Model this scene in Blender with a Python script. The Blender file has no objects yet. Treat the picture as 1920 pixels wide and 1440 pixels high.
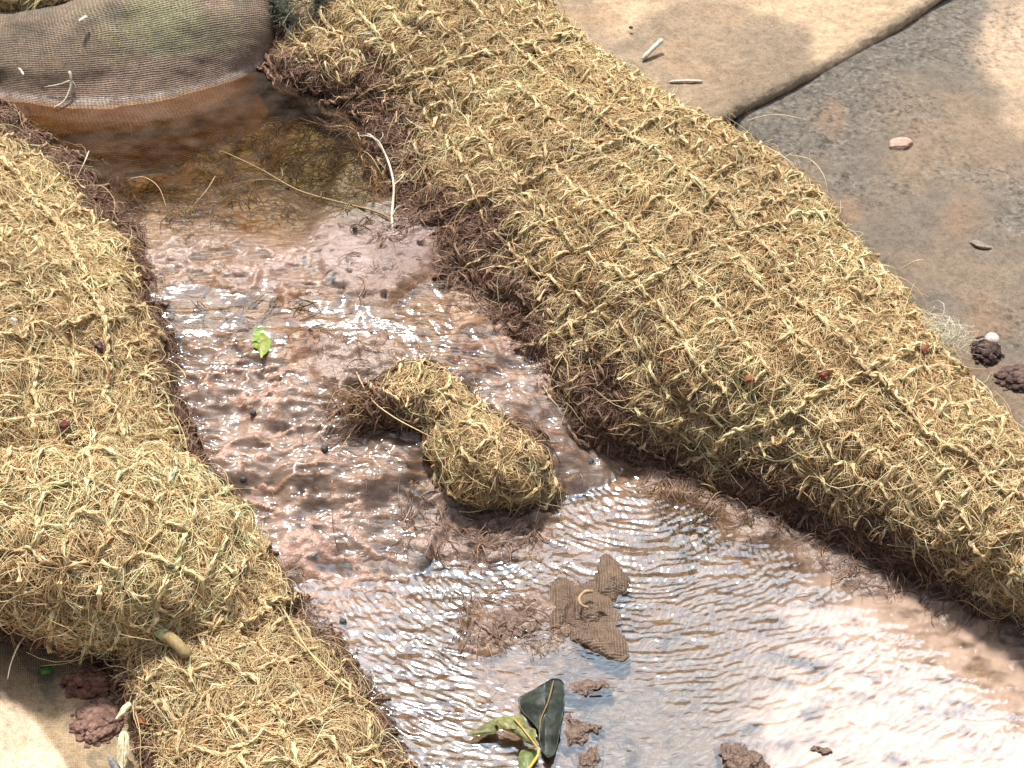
import bpy, math
import numpy as np
from mathutils import Vector
R = math.radians
rng = np.random.default_rng(7)
scene = bpy.context.scene

# ------------------------------------------------------------------ camera
PITCH, DIST, TANH = R(42), 1.78, 0.2834
cam_d = bpy.data.cameras.new("camera")
cam = bpy.data.objects.new("camera", cam_d)
scene.collection.objects.link(cam)
cam_d.sensor_fit = 'HORIZONTAL'
cam_d.sensor_width = 36.0
cam_d.lens = 18.0 / TANH
cam_d.clip_start, cam_d.clip_end = 0.05, 500
CP = np.array([0.0, -DIST * math.cos(PITCH), DIST * math.sin(PITCH)])
cam.location = CP
cam.rotation_euler = (math.pi / 2 - PITCH, 0, 0)
scene.camera = cam
FWD = np.array([0, math.cos(PITCH), -math.sin(PITCH)])
UPV = np.array([0, math.sin(PITCH), math.cos(PITCH)])
RGT = np.array([1.0, 0, 0])

# ------------------------------------------------------------------ world and sun
SUN_EL, SUN_AZ = 66, -14            # azimuth clockwise from +Y
world = bpy.data.worlds.new("World")
scene.world = world
world.use_nodes = True
wn, wl = world.node_tree.nodes, world.node_tree.links
bg = wn["Background"]
sky = wn.new("ShaderNodeTexSky")
sky.sky_type = 'NISHITA'
sky.sun_disc = False
sky.sun_elevation = R(SUN_EL)
sky.sun_rotation = R(SUN_AZ)
bg.inputs[1].default_value = 0.15
bg2 = wn.new("ShaderNodeBackground")
wtc = wn.new("ShaderNodeTexCoord")
wnz = wn.new("ShaderNodeTexNoise")
wnz.inputs['Scale'].default_value = 5.0
wnz.inputs['Detail'].default_value = 6
wnz.inputs['Roughness'].default_value = 0.6
wrp = wn.new("ShaderNodeValToRGB")
wrp.color_ramp.elements[0].position = 0.40
wrp.color_ramp.elements[0].color = (0.22, 0.22, 0.22, 1)
wrp.color_ramp.elements[1].position = 0.53
wmx = wn.new("ShaderNodeMixShader")
bg2.inputs[0].default_value = (0.95, 0.975, 1.0, 1)
# clouds are brightest round the sun
dotn = wn.new("ShaderNodeVectorMath"); dotn.operation = 'DOT_PRODUCT'
nrm = wn.new("ShaderNodeVectorMath"); nrm.operation = 'NORMALIZE'
lobe = Vector((math.sin(R(14)) * math.cos(R(54)), math.cos(R(14)) * math.cos(R(54)), math.sin(R(54))))
dotn.inputs[1].default_value = lobe
mr = wn.new("ShaderNodeMapRange")
mr.inputs['From Min'].default_value = 0.55
mr.inputs['From Max'].default_value = 1.0
mr.inputs['To Min'].default_value = 0.3
mr.inputs['To Max'].default_value = 3.5
mr.interpolation_type = 'SMOOTHERSTEP'
wl.new(wtc.outputs['Generated'], nrm.inputs[0])
wl.new(nrm.outputs[0], dotn.inputs[0])
wl.new(dotn.outputs['Value'], mr.inputs['Value'])
wl.new(wtc.outputs['Generated'], wnz.inputs['Vector'])
# a clear blue gap in the clouds ahead
gap = wn.new("ShaderNodeVectorMath"); gap.operation = 'DOT_PRODUCT'
gap.inputs[1].default_value = (math.sin(R(3)) * math.cos(R(53)), math.cos(R(3)) * math.cos(R(53)), math.sin(R(53)))
wl.new(nrm.outputs[0], gap.inputs[0])
gmr = wn.new("ShaderNodeMapRange"); gmr.inputs['From Min'].default_value = math.cos(R(9)); gmr.inputs['From Max'].default_value = 1.0; gmr.inputs['To Min'].default_value = 0.0; gmr.inputs['To Max'].default_value = 0.16
gap2 = wn.new("ShaderNodeMath"); gap2.operation = 'SUBTRACT'
wl.new(gap.outputs['Value'], gmr.inputs['Value']); wl.new(wnz.outputs['Fac'], gap2.inputs[0]); wl.new(gmr.outputs[0], gap2.inputs[1])
wl.new(gap2.outputs[0], wrp.inputs['Fac'])
wl.new(mr.outputs[0], bg2.inputs[1])
whs = wn.new('ShaderNodeHueSaturation'); whs.inputs['Saturation'].default_value = 0.6
wl.new(sky.outputs[0], whs.inputs['Color']); wl.new(whs.outputs[0], bg.inputs[0])
wl.new(wrp.outputs[0], wmx.inputs[0])
wl.new(bg.outputs[0], wmx.inputs[1])
wl.new(bg2.outputs[0], wmx.inputs[2])
wl.new(wmx.outputs[0], wn["World Output"].inputs[0])

sl = bpy.data.lights.new("sun", 'SUN')
sl.energy = 5.0
sl.angle = R(5)
sl.color = (1.0, 0.94, 0.85)
so = bpy.data.objects.new("sun", sl)
scene.collection.objects.link(so)
sd = Vector((math.sin(R(SUN_AZ)) * math.cos(R(SUN_EL)), math.cos(R(SUN_AZ)) * math.cos(R(SUN_EL)), math.sin(R(SUN_EL))))
so.rotation_euler = sd.to_track_quat('Z', 'Y').to_euler()
so.location = sd * 5

vs = scene.view_settings
vs.view_transform, vs.look, vs.gamma, vs.use_curve_mapping = 'Standard', 'None', 1.0, False
vs.exposure = 0.34
scene.cycles.use_denoising = True
scene.cycles.max_bounces = 6
scene.cycles.diffuse_bounces = 3
scene.cycles.glossy_bounces = 3
scene.cycles.transparent_max_bounces = 10
scene.cycles.caustics_reflective = False
scene.cycles.caustics_refractive = False
scene.cycles.sample_clamp_indirect = 4

# ------------------------------------------------------------------ numeric helpers
def W(px, py, z):
    """pixel of the 1920x1440 photograph + height -> world point"""
    px, py, z = np.broadcast_arrays(np.asarray(px, float), np.asarray(py, float), np.asarray(z, float))
    dx = (px - 960) / 960 * TANH
    dy = -(py - 720) / 960 * TANH
    d = FWD + dx[..., None] * RGT + dy[..., None] * UPV
    t = (z - CP[2]) / d[..., 2]
    return CP + d * t[..., None]

def PX(p):
    q = p - CP
    w = q @ FWD
    return 960 + q @ RGT / w / TANH * 960, 720 - q @ UPV / w / TANH * 960

def _h(ix, iy, s):
    n = (ix.astype(np.int64) * 374761393 + iy.astype(np.int64) * 668265263 + s * 1442695041) & 0xFFFFFFFF
    n = ((n ^ (n >> 13)) * 1274126177) & 0xFFFFFFFF
    n = (n ^ (n >> 16)) & 0xFFFFFFFF
    return n / 4294967295.0

def vn(x, y, s=0):
    x, y = np.broadcast_arrays(np.asarray(x, float), np.asarray(y, float))
    ix, iy = np.floor(x), np.floor(y)
    fx, fy = x - ix, y - iy
    fx = fx * fx * fx * (fx * (fx * 6 - 15) + 10); fy = fy * fy * fy * (fy * (fy * 6 - 15) + 10)
    a, b = _h(ix, iy, s), _h(ix + 1, iy, s)
    c, d = _h(ix, iy + 1, s), _h(ix + 1, iy + 1, s)
    return (a + (b - a) * fx + (c - a) * fy + (a - b - c + d) * fx * fy) * 2 - 1

def fbm(x, y, s=0, o=4, g=0.5):
    r, a, t = 0, 1.0, 0
    for k in range(o):
        c, q = math.cos(k * 1.1 + .4), math.sin(k * 1.1 + .4)
        r = r + a * vn((x * c - y * q) * 2 ** k + 17.3 * k, (x * q + y * c) * 2 ** k - 9.1 * k, s + k)
        t += a; a *= g
    return r / t

def sstep(a, b, x):
    t = np.clip((x - a) / (b - a), 0, 1)
    return t * t * (3 - 2 * t)

def shepard(pts, vals, qx, qy, p=2.0, eps=12.0):
    pts, vals = np.asarray(pts, float), np.asarray(vals, float)
    sh = qx.shape
    qx, qy = qx.ravel(), qy.ravel()
    num = np.zeros((qx.size,) + vals.shape[1:]); den = np.zeros(qx.size)
    for (a, b), v in zip(pts, vals):
        w = 1.0 / ((qx - a) ** 2 + (qy - b) ** 2 + eps * eps) ** p
        den += w
        num += w[:, None] * v if vals.ndim > 1 else w * v
    num = num / (den[:, None] if vals.ndim > 1 else den)
    return num.reshape(sh + vals.shape[1:])

def polydist(poly, qx, qy):
    """signed distance to a polygon, negative inside"""
    poly = np.asarray(poly, float)
    d = np.full(qx.shape, 1e9); ins = np.zeros(qx.shape, bool)
    n = len(poly)
    for i in range(n):
        a, b = poly[i], poly[(i + 1) % n]
        e = b - a
        t = np.clip(((qx - a[0]) * e[0] + (qy - a[1]) * e[1]) / (e @ e), 0, 1)
        d = np.minimum(d, np.hypot(qx - a[0] - t * e[0], qy - a[1] - t * e[1]))
        c = (a[1] > qy) != (b[1] > qy)
        with np.errstate(divide='ignore', invalid='ignore'):
            xx = (b[0] - a[0]) * (qy - a[1]) / (b[1] - a[1] + 1e-12) + a[0]
        ins ^= c & (qx < xx)
    return np.where(ins, -d, d)

# ------------------------------------------------------------------ mesh helpers
def raw_mesh(name, V, F, col=None, uv=None, smooth=True, attrs=None):
    F = np.asarray(F, np.int32)
    me = bpy.data.meshes.new(name)
    k = F.shape[1]
    me.vertices.add(len(V)); me.vertices.foreach_set('co', np.asarray(V, np.float32).ravel())
    me.loops.add(F.size); me.loops.foreach_set('vertex_index', F.ravel())
    me.polygons.add(len(F)); me.polygons.foreach_set('loop_start', np.arange(0, F.size, k, dtype=np.int32))
    me.polygons.foreach_set('use_smooth', np.full(len(F), smooth))
    me.update(calc_edges=True)
    if col is not None:
        at = me.color_attributes.new('Col', 'FLOAT_COLOR', 'POINT')
        c = np.ones((len(V), 4), np.float32); c[:, :3] = col
        at.data.foreach_set('color', c.ravel())
    for an, av in (attrs or {}).items():
        at = me.attributes.new(an, 'FLOAT', 'POINT')
        at.data.foreach_set('value', np.asarray(av, np.float32).ravel())
    if uv is not None:
        l = me.uv_layers.new(name='UVMap')
        l.data.foreach_set('uv', np.asarray(uv, np.float32)[F.ravel()].ravel())
    return me

def obj(name, me, mat, parent=None, **props):
    o = bpy.data.objects.new(name, me)
    scene.collection.objects.link(o)
    if mat: me.materials.append(mat)
    if parent: o.parent = parent
    for k, v in props.items(): o[k] = v
    return o

def thing(name, label, cat, loc=(0, 0, 0), group=None):
    o = bpy.data.objects.new(name, None)
    o.empty_display_size = 0.02
    scene.collection.objects.link(o)
    o['label'], o['category'] = label, cat
    if group: o['group'] = group
    return o

def recentre(root):
    """put the thing's Empty at its base"""
    pts = []
    for c in root.children:
        n = len(c.data.vertices); a = np.empty(n * 3, np.float32); c.data.vertices.foreach_get('co', a); pts.append(a.reshape(-1, 3))
    P = np.concatenate(pts); b = np.array([P[:, 0].mean(), P[:, 1].mean(), P[:, 2].min()])
    root.location = b
    for c in root.children:
        n = len(c.data.vertices); a = np.empty(n * 3, np.float32); c.data.vertices.foreach_get('co', a)
        c.data.vertices.foreach_set('co', (a.reshape(-1, 3) - b).astype(np.float32).ravel()); c.data.update()

def tubes(P, rad, col, sides=3, taper=True, flat=None):
    """P (N,K,3) paths, rad (N,) or (N,K), col (N,3) -> V, F, C"""
    N, K, _ = P.shape
    T = np.gradient(P, axis=1)
    T /= np.linalg.norm(T, axis=2, keepdims=True) + 1e-9
    ref = rng.normal(size=(N, 1, 3)); ref /= np.linalg.norm(ref, axis=2, keepdims=True)
    A = np.cross(T, np.broadcast_to(ref, P.shape)); A /= np.linalg.norm(A, axis=2, keepdims=True) + 1e-9
    B = np.cross(T, A)
    rad = np.asarray(rad, float)
    if rad.ndim == 1: rad = np.repeat(rad[:, None], K, 1)
    if taper:
        t = np.linspace(0, 1, K)
        rad = rad * (0.35 + 0.65 * np.clip(np.sin(np.pi * (0.12 + 0.8 * t)), 0, 1))[None]
    ang = np.arange(sides) * 2 * np.pi / sides
    V = P[:, :, None, :] + rad[:, :, None, None] * (np.cos(ang)[None, None, :, None] * A[:, :, None, :] + np.sin(ang)[None, None, :, None] * B[:, :, None, :])
    idx = np.arange(N * K * sides).reshape(N, K, sides)
    a = idx[:, :-1, :]; b = idx[:, 1:, :]
    F = np.stack([a, np.roll(a, -1, 2), np.roll(b, -1, 2), b], -1).reshape(-1, 4)
    if col.ndim == 2: col = np.repeat(col[:, None], K, 1)
    C = np.repeat(col[:, :, None, :], sides, 2).reshape(-1, 3)
    return V.reshape(-1, 3), F, C

def join(parts):
    V, F, C, n = [], [], [], 0
    for v, f, c in parts:
        V.append(v); F.append(f + n); C.append(c); n += len(v)
    return np.concatenate(V), np.concatenate(F), np.concatenate(C)

def gridfaces(r, c):
    i = np.arange(r * c).reshape(r, c)
    return np.stack([i[:-1, :-1], i[:-1, 1:], i[1:, 1:], i[1:, :-1]], -1).reshape(-1, 4)

# ------------------------------------------------------------------ surfaces
def crom(P, t):
    """Catmull-Rom along axis 0; t in 0..1"""
    n = len(P)
    x = np.clip(t, 0, 1) * (n - 1); i = np.minimum(np.floor(x).astype(int), n - 2); f = x - i
    Pe = np.concatenate([[2 * P[0] - P[1]], P, [2 * P[-1] - P[-2]]])
    sh = (len(t),) + (1,) * (P.ndim - 1)
    f = f.reshape(sh)
    a, b, c, d = Pe[i], Pe[i + 1], Pe[i + 2], Pe[i + 3]
    return 0.5 * (2 * b + (c - a) * f + (2 * a - 5 * b + 4 * c - d) * f ** 2 + (3 * b - a - 3 * c + d) * f ** 3)

class Patch:
    def __init__(self, G):
        self.set(G)
    def set(self, G):
        self.G = G; self.r, self.c = G.shape[:2]
        self.Tu = np.gradient(G, axis=1) * (self.c - 1)
        self.Tv = np.gradient(G, axis=0) * (self.r - 1)
        n = np.cross(self.Tu, self.Tv); n /= np.linalg.norm(n, axis=2, keepdims=True) + 1e-12
        if n[..., 2].mean() < 0: n = -n
        self.N = n
        self.lu = np.linalg.norm(self.Tu, axis=2).mean(); self.lv = np.linalg.norm(self.Tv, axis=2).mean()
    def _bl(self, A, u, v):
        x = np.clip(u, 0, 1) * (self.c - 1); y = np.clip(v, 0, 1) * (self.r - 1)
        i = np.minimum(x.astype(int), self.c - 2); j = np.minimum(y.astype(int), self.r - 2)
        fx, fy = (x - i)[..., None], (y - j)[..., None]
        return (A[j, i] * (1 - fx) + A[j, i + 1] * fx) * (1 - fy) + (A[j + 1, i] * (1 - fx) + A[j + 1, i + 1] * fx) * fy
    def at(self, u, v):
        p = self._bl(self.G, u, v); tu = self._bl(self.Tu, u, v); tv = self._bl(self.Tv, u, v); n = self._bl(self.N, u, v)
        n /= np.linalg.norm(n, axis=-1, keepdims=True) + 1e-12
        return p + tu * (u - np.clip(u, 0, 1))[..., None] + tv * (v - np.clip(v, 0, 1))[..., None], tu, tv, n
    def mesh(self, name, col=None, flip=False):
        U, Vv = np.meshgrid(np.linspace(0, 1, self.c) * self.lu, np.linspace(0, 1, self.r) * self.lv)
        F = gridfaces(self.r, self.c)
        return raw_mesh(name, self.G.reshape(-1, 3), F, col=None if col is None else col.reshape(-1, 3), uv=np.stack([U.ravel(), Vv.ravel()], -1))

def patch(rows, res=0.003, lump=0.0, ls=20, seed=0, fine=0.0, fs=90):
    """rows: list of rows, each a list of (px, py, z)"""
    Q = np.array([[W(a, b, c) for a, b, c in r] for r in rows])
    return patchw(Q, res, lump, ls, seed, fine, fs)

def patchw(Q, res=0.003, lump=0.0, ls=20, seed=0, fine=0.0, fs=90):
    lu = np.linalg.norm(np.diff(Q, axis=1), axis=2).sum(1).max(); lv = np.linalg.norm(np.diff(Q, axis=0), axis=2).sum(0).max()
    nu, nv = int(lu / res) + 3, int(lv / res) + 3
    A = crom(Q, np.linspace(0, 1, nv))
    G = np.swapaxes(crom(np.swapaxes(A, 0, 1), np.linspace(0, 1, nu)), 0, 1)
    p = Patch(G)
    if lump or fine:
        d = lump * fbm(G[..., 0] * ls, G[..., 1] * ls + G[..., 2] * ls, seed, 3) + fine * fbm(G[..., 0] * fs, (G[..., 1] + G[..., 2]) * fs, seed + 9, 3)
        p.set(G + p.N * d[..., None])
    return p

# ------------------------------------------------------------------ materials
def new_mat(name):
    m = bpy.data.materials.new(name); m.use_nodes = True
    nt = m.node_tree; nt.nodes.clear()
    out = nt.nodes.new("ShaderNodeOutputMaterial")
    return m, nt, nt.nodes, nt.links, out

def NZ(n, l, vec, scale, detail=4, rough=0.55):
    t = n.new("ShaderNodeTexNoise"); t.inputs['Scale'].default_value = scale; t.inputs['Detail'].default_value = detail; t.inputs['Roughness'].default_value = rough
    if vec is not None: l.new(vec, t.inputs['Vector'])
    return t.outputs['Fac']

def RAMP(n, l, fac, stops):
    r = n.new("ShaderNodeValToRGB")
    while len(r.color_ramp.elements) < len(stops): r.color_ramp.elements.new(0.5)
    for e, (p, c) in zip(r.color_ramp.elements, stops):
        e.position = p; e.color = (c[0], c[1], c[2], 1) if hasattr(c, '__len__') else (c, c, c, 1)
    l.new(fac, r.inputs[0]); return r.outputs[0]

def MUL(n, l, a, b, fac=1.0, mode='MULTIPLY'):
    m = n.new("ShaderNodeMix"); m.data_type = 'RGBA'; m.blend_type = mode; m.inputs[0].default_value = fac
    l.new(a, m.inputs[6])
    if hasattr(b, '__len__'): m.inputs[7].default_value = (*b, 1)
    else: l.new(b, m.inputs[7])
    return m.outputs[2]

def MATH(n, l, op, a, b=None):
    m = n.new("ShaderNodeMath"); m.operation = op
    for i, v in enumerate((a, b)):
        if v is None: continue
        if isinstance(v, (int, float)): m.inputs[i].default_value = v
        else: l.new(v, m.inputs[i])
    return m.outputs[0]

def mat_simple(name, color=None, rough=0.6, spec=0.3, scale=200, var=0.35, bump=0.3, bdist=0.001, coat=0.0, trans=0.0, useattr=False):
    m, nt, n, l, out = new_mat(name)
    b = n.new("ShaderNodeBsdfPrincipled")
    tc = n.new("ShaderNodeTexCoord")
    f = NZ(n, l, tc.outputs['Object'], scale)
    shade = RAMP(n, l, f, [(0.3, 1 - var), (0.7, 1 + var * 0.6)])
    if useattr:
        a = n.new("ShaderNodeAttribute"); a.attribute_name = 'Col'; src = a.outputs['Color']
    else:
        c = n.new("ShaderNodeRGB"); c.outputs[0].default_value = (*color, 1); src = c.outputs[0]
    l.new(MUL(n, l, src, shade), b.inputs['Base Color'])
    b.inputs['Roughness'].default_value = rough
    b.inputs['Specular IOR Level'].default_value = spec
    b.inputs['Coat Weight'].default_value = coat
    b.inputs['Coat Roughness'].default_value = 0.12
    if bump:
        bp = n.new("ShaderNodeBump"); bp.inputs['Strength'].default_value = bump; bp.inputs['Distance'].default_value = bdist
        l.new(f, bp.inputs['Height']); l.new(bp.outputs[0], b.inputs['Normal'])
    if trans:
        tr = n.new("ShaderNodeBsdfTranslucent"); l.new(MUL(n, l, src, shade), tr.inputs[0])
        mx = n.new("ShaderNodeMixShader"); mx.inputs[0].default_value = trans
        l.new(b.outputs[0], mx.inputs[1]); l.new(tr.outputs[0], mx.inputs[2]); l.new(mx.outputs[0], out.inputs[0])
    else:
        l.new(b.outputs[0], out.inputs[0])
    return m

M_FIB = mat_simple("coir_fibre", rough=0.6, spec=0.15, scale=60, var=0.12, bump=0, useattr=True, trans=0.12)
M_MUDF = mat_simple("muddy_fibre", rough=0.45, spec=0.4, scale=60, var=0.15, bump=0, useattr=True)
M_BASE = mat_simple("coir_matting", rough=0.8, spec=0.15, scale=260, var=0.5, bump=1.0, bdist=0.004, useattr=True)

def mat_bed():
    m, nt, n, l, out = new_mat("silt")
    b = n.new("ShaderNodeBsdfPrincipled")
    a = n.new("ShaderNodeAttribute"); a.attribute_name = 'Col'
    w = n.new("ShaderNodeAttribute"); w.attribute_name = 'wet'
    tc = n.new("ShaderNodeTexCoord")
    f = NZ(n, l, tc.outputs['Object'], 130, 6, 0.65)
    g = NZ(n, l, tc.outputs['Object'], 420, 4, 0.6)
    l.new(MUL(n, l, a.outputs['Color'], RAMP(n, l, f, [(0.3, 0.78), (0.65, 1.18)])), b.inputs['Base Color'])
    rr = n.new("ShaderNodeMapRange"); l.new(w.outputs['Fac'], rr.inputs['Value'])
    rr.inputs['To Min'].default_value = 0.7; rr.inputs['To Max'].default_value = 0.3
    l.new(rr.outputs[0], b.inputs['Roughness'])
    b.inputs['Specular IOR Level'].default_value = 0.7
    h = MATH(n, l, 'ADD', f, MATH(n, l, 'MULTIPLY', g, 0.35))
    bp = n.new("ShaderNodeBump"); bp.inputs['Strength'].default_value = 0.8; bp.inputs['Distance'].default_value = 0.0022
    l.new(h, bp.inputs['Height']); l.new(bp.outputs[0], b.inputs['Normal'])
    l.new(b.outputs[0], out.inputs[0])
    return m
M_BED = mat_bed()

REFL = 4.7
def mat_water():
    # reflection is stronger on the smooth lower pool than on the broken silt-laden flow
    m, nt, n, l, out = new_mat("water")
    tint = n.new("ShaderNodeAttribute"); tint.attribute_name = 'Col'
    turb = n.new("ShaderNodeAttribute"); turb.attribute_name = 'turb'
    rip = n.new("ShaderNodeAttribute"); rip.attribute_name = 'rip'
    tc = n.new("ShaderNodeTexCoord")
    mp = n.new("ShaderNodeMapping"); mp.inputs['Scale'].default_value = (0.30, 1.0, 1.0)
    l.new(tc.outputs['Object'], mp.inputs[0])
    f = NZ(n, l, mp.outputs[0], 190, 2.5, 0.5)
    bp = n.new("ShaderNodeBump"); bp.inputs['Distance'].default_value = 0.0026
    fine = n.new("ShaderNodeAttribute"); fine.attribute_name = 'fine'
    l.new(MATH(n, l, 'MULTIPLY', fine.outputs['Fac'], 0.5), bp.inputs['Strength'])
    l.new(f, bp.inputs['Height'])
    tr = n.new("ShaderNodeBsdfTransparent"); l.new(tint.outputs['Color'], tr.inputs[0])
    di = n.new("ShaderNodeBsdfDiffuse")
    dc = n.new("ShaderNodeRGB"); dc.outputs[0].default_value = (0.47, 0.335, 0.26, 1)
    silt = NZ(n, l, tc.outputs['Object'], 60, 4, 0.6)
    l.new(MUL(n, l, dc.outputs[0], RAMP(n, l, silt, [(0.3, 0.75), (0.7, 1.2)])), di.inputs[0])
    l.new(bp.outputs[0], di.inputs['Normal'])
    mx = n.new("ShaderNodeMixShader"); l.new(turb.outputs['Fac'], mx.inputs[0]); l.new(tr.outputs[0], mx.inputs[1]); l.new(di.outputs[0], mx.inputs[2])
    fr = n.new("ShaderNodeFresnel"); fr.inputs['IOR'].default_value = 1.38; l.new(bp.outputs[0], fr.inputs['Normal'])
    rf = n.new('ShaderNodeAttribute'); rf.attribute_name = 'refl'
    ff = MATH(n, l, 'MINIMUM', MATH(n, l, 'MULTIPLY', fr.outputs[0], rf.outputs['Fac']), 0.9)
    gl = n.new("ShaderNodeBsdfGlossy"); gl.inputs['Roughness'].default_value = 0.09; l.new(bp.outputs[0], gl.inputs['Normal'])
    gl.inputs[0].default_value = (0.74, 0.88, 1, 1)  # blue of the sky put into the reflection colour
    m2 = n.new("ShaderNodeMixShader"); l.new(ff, m2.inputs[0]); l.new(mx.outputs[0], m2.inputs[1]); l.new(gl.outputs[0], m2.inputs[2])
    l.new(m2.outputs[0], out.inputs[0])
    return m
M_WATER = mat_water()

def mat_weave(name, pitch, holes, useattr=True, bump=0.5, bdist=0.0008, rough=0.8, fine=900, var=0.25):
    """woven cloth: threads from the UV map (metres)"""
    m, nt, n, l, out = new_mat(name)
    b = n.new("ShaderNodeBsdfPrincipled")
    a = n.new("ShaderNodeAttribute"); a.attribute_name = 'Col'
    uv = n.new("ShaderNodeUVMap"); uv.uv_map = 'UVMap'
    tc = n.new("ShaderNodeTexCoord")
    wob = n.new("ShaderNodeTexNoise"); wob.inputs['Scale'].default_value = 60; l.new(uv.outputs[0], wob.inputs['Vector'])
    ad = n.new("ShaderNodeVectorMath"); ad.operation = 'MULTIPLY_ADD'
    l.new(wob.outputs['Color'], ad.inputs[0]); ad.inputs[1].default_value = (pitch * 1.2,) * 3; l.new(uv.outputs[0], ad.inputs[2])
    sp = n.new("ShaderNodeSeparateXYZ"); l.new(ad.outputs[0], sp.inputs[0])
    k = math.pi / pitch
    sx = MATH(n, l, 'ABSOLUTE', MATH(n, l, 'SINE', MATH(n, l, 'MULTIPLY', sp.outputs[0], k)))
    sy = MATH(n, l, 'ABSOLUTE', MATH(n, l, 'SINE', MATH(n, l, 'MULTIPLY', sp.outputs[1], k)))
    hole = MATH(n, l, 'MULTIPLY', sx, sy)                       # 1 in the middle of an opening
    f = NZ(n, l, tc.outputs['Object'], fine, 5, 0.7)
    big = NZ(n, l, tc.outputs['Object'], fine / 12, 4, 0.6)
    mid = NZ(n, l, tc.outputs['Object'], fine / 3.5, 3, 0.6)
    hm = MATH(n, l, 'ADD', hole, MATH(n, l, 'MULTIPLY', MATH(n, l, 'SUBTRACT', mid, 0.5), 1.5))
    hf = RAMP(n, l, hm, [(0.55, 1.0), (1.0, 1 - holes)])
    c1 = MUL(n, l, a.outputs['Color'], RAMP(n, l, f, [(0.3, 1 - var), (0.7, 1 + var)]))
    c2 = MUL(n, l, MUL(n, l, c1, RAMP(n, l, big, [(0.3, 0.78), (0.7, 1.16)])), RAMP(n, l, mid, [(0.32, 0.72), (0.5, 1.0), (0.7, 1.18)]))
    l.new(MUL(n, l, c2, hf), b.inputs['Base Color'])
    b.inputs['Roughness'].default_value = rough; b.inputs['Specular IOR Level'].default_value = 0.25
    h = MATH(n, l, 'SUBTRACT', MATH(n, l, 'MULTIPLY', f, 0.6), hole)
    bp = n.new("ShaderNodeBump"); bp.inputs['Strength'].default_value = bump; bp.inputs['Distance'].default_value = bdist
    l.new(h, bp.inputs['Height']); l.new(bp.outputs[0], b.inputs['Normal'])
    l.new(b.outputs[0], out.inputs[0])
    return m
M_SACK = mat_weave("jute_net_cloth", 0.0036, 0.45, bump=0.9, bdist=0.0014, fine=420, var=.4)
M_FELT = mat_weave("worn_geotextile", 0.0018, 0.2, bump=0.7, bdist=0.0007, fine=620, var=0.34)
M_RAG = mat_weave("muddy_cloth", 0.0024, 0.25, bump=0.8, bdist=0.0007, fine=900, rough=0.3)

# ------------------------------------------------------------------ fibre tools
GOLD = np.array([[0.87, 0.635, 0.37], [0.80, 0.55, 0.30], [0.62, 0.395, 0.20], [0.30, 0.17, 0.075], [0.12, 0.065, 0.032], [0.90, 0.71, 0.43]])
GOLDP = np.array([0.27, 0.27, 0.18, 0.10, 0.05, 0.13])
MUD = np.array([[0.27, 0.165, 0.115], [0.21, 0.125, 0.085], [0.13, 0.075, 0.05], [0.36, 0.23, 0.165]])
OLIVE = np.array([[0.16, 0.11, 0.04], [0.10, 0.075, 0.025], [0.21, 0.13, 0.05]])

def pal(A, n, p=None, var=0.1):
    c = A[rng.choice(len(A), n, p=p)]
    return np.clip(c * (1 + rng.normal(0, var, (n, 1))), 0.01, 0.8)

def walk(pt, u, v, ang, L, curv, lift, K=6, base=0.0005, free=0.3, wig=0.08):
    """fibres that run along a surface: returns (N,K,3)"""
    N = len(u)
    P = np.empty((N, K, 3)); u, v = u.copy(), v.copy()
    st = L / (K - 1)
    pw = np.where(rng.random(N) < free, rng.uniform(0.5, 1.0, N), 1.0)
    a = ang.copy()
    for k in range(K):
        t = k / (K - 1)
        p, tu, tv, n = pt.at(u, v)
        h = base + lift * np.where(pw < 1, t ** 1.5, np.sin(math.pi * t))
        P[:, k] = p + n * h[:, None]
        e1 = tu / (np.linalg.norm(tu, axis=1, keepdims=True) + 1e-9)
        e2 = np.cross(n, e1)
        x, y = np.cos(a) * st, np.sin(a) * st
        tve2 = (tv * e2).sum(1); tve2 = np.where(np.abs(tve2) < 1e-4, 1e-4, tve2)
        dv = y / tve2
        du = (x - dv * (tv * e1).sum(1)) / (np.linalg.norm(tu, axis=1) + 1e-9)
        u = u + np.clip(du, -.1, .1); v = v + np.clip(dv, -.1, .1)
        a = a + curv / (K - 1) + rng.normal(0, wig, N)
    for _ in range(1 if K < 8 else 3):
        P[:, 1:-1] = (P[:, :-2] + 2 * P[:, 1:-1] + P[:, 2:]) / 4
    return P

def bundles(pt, nb, per, spread, u=None, v=None, ang=None, L=(0.012, 0.03), curv=1.2, lift=(0.001, 0.004), K=6, jit=0.003, free=0.35, base=0.0005):
    if u is None: u, v = rng.random(nb), rng.random(nb)
    nb = len(u)
    if ang is None: ang = rng.uniform(0, 2 * np.pi, nb)
    c = rng.normal(0, curv, nb); ll = rng.uniform(L[0], L[1], nb); li = rng.uniform(lift[0], lift[1], nb)
    i = np.repeat(np.arange(nb), per); n = len(i)
    U = u[i] + rng.normal(0, jit, n) / pt.lu; V = v[i] + rng.normal(0, jit, n) / pt.lv
    return walk(pt, U, V, ang[i] + rng.normal(0, spread, n), ll[i] * rng.uniform(0.7, 1.15, n), c[i] + rng.normal(0, 0.4, n), li[i] * rng.uniform(0.4, 1.3, n), K=K, free=free, base=base)

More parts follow.
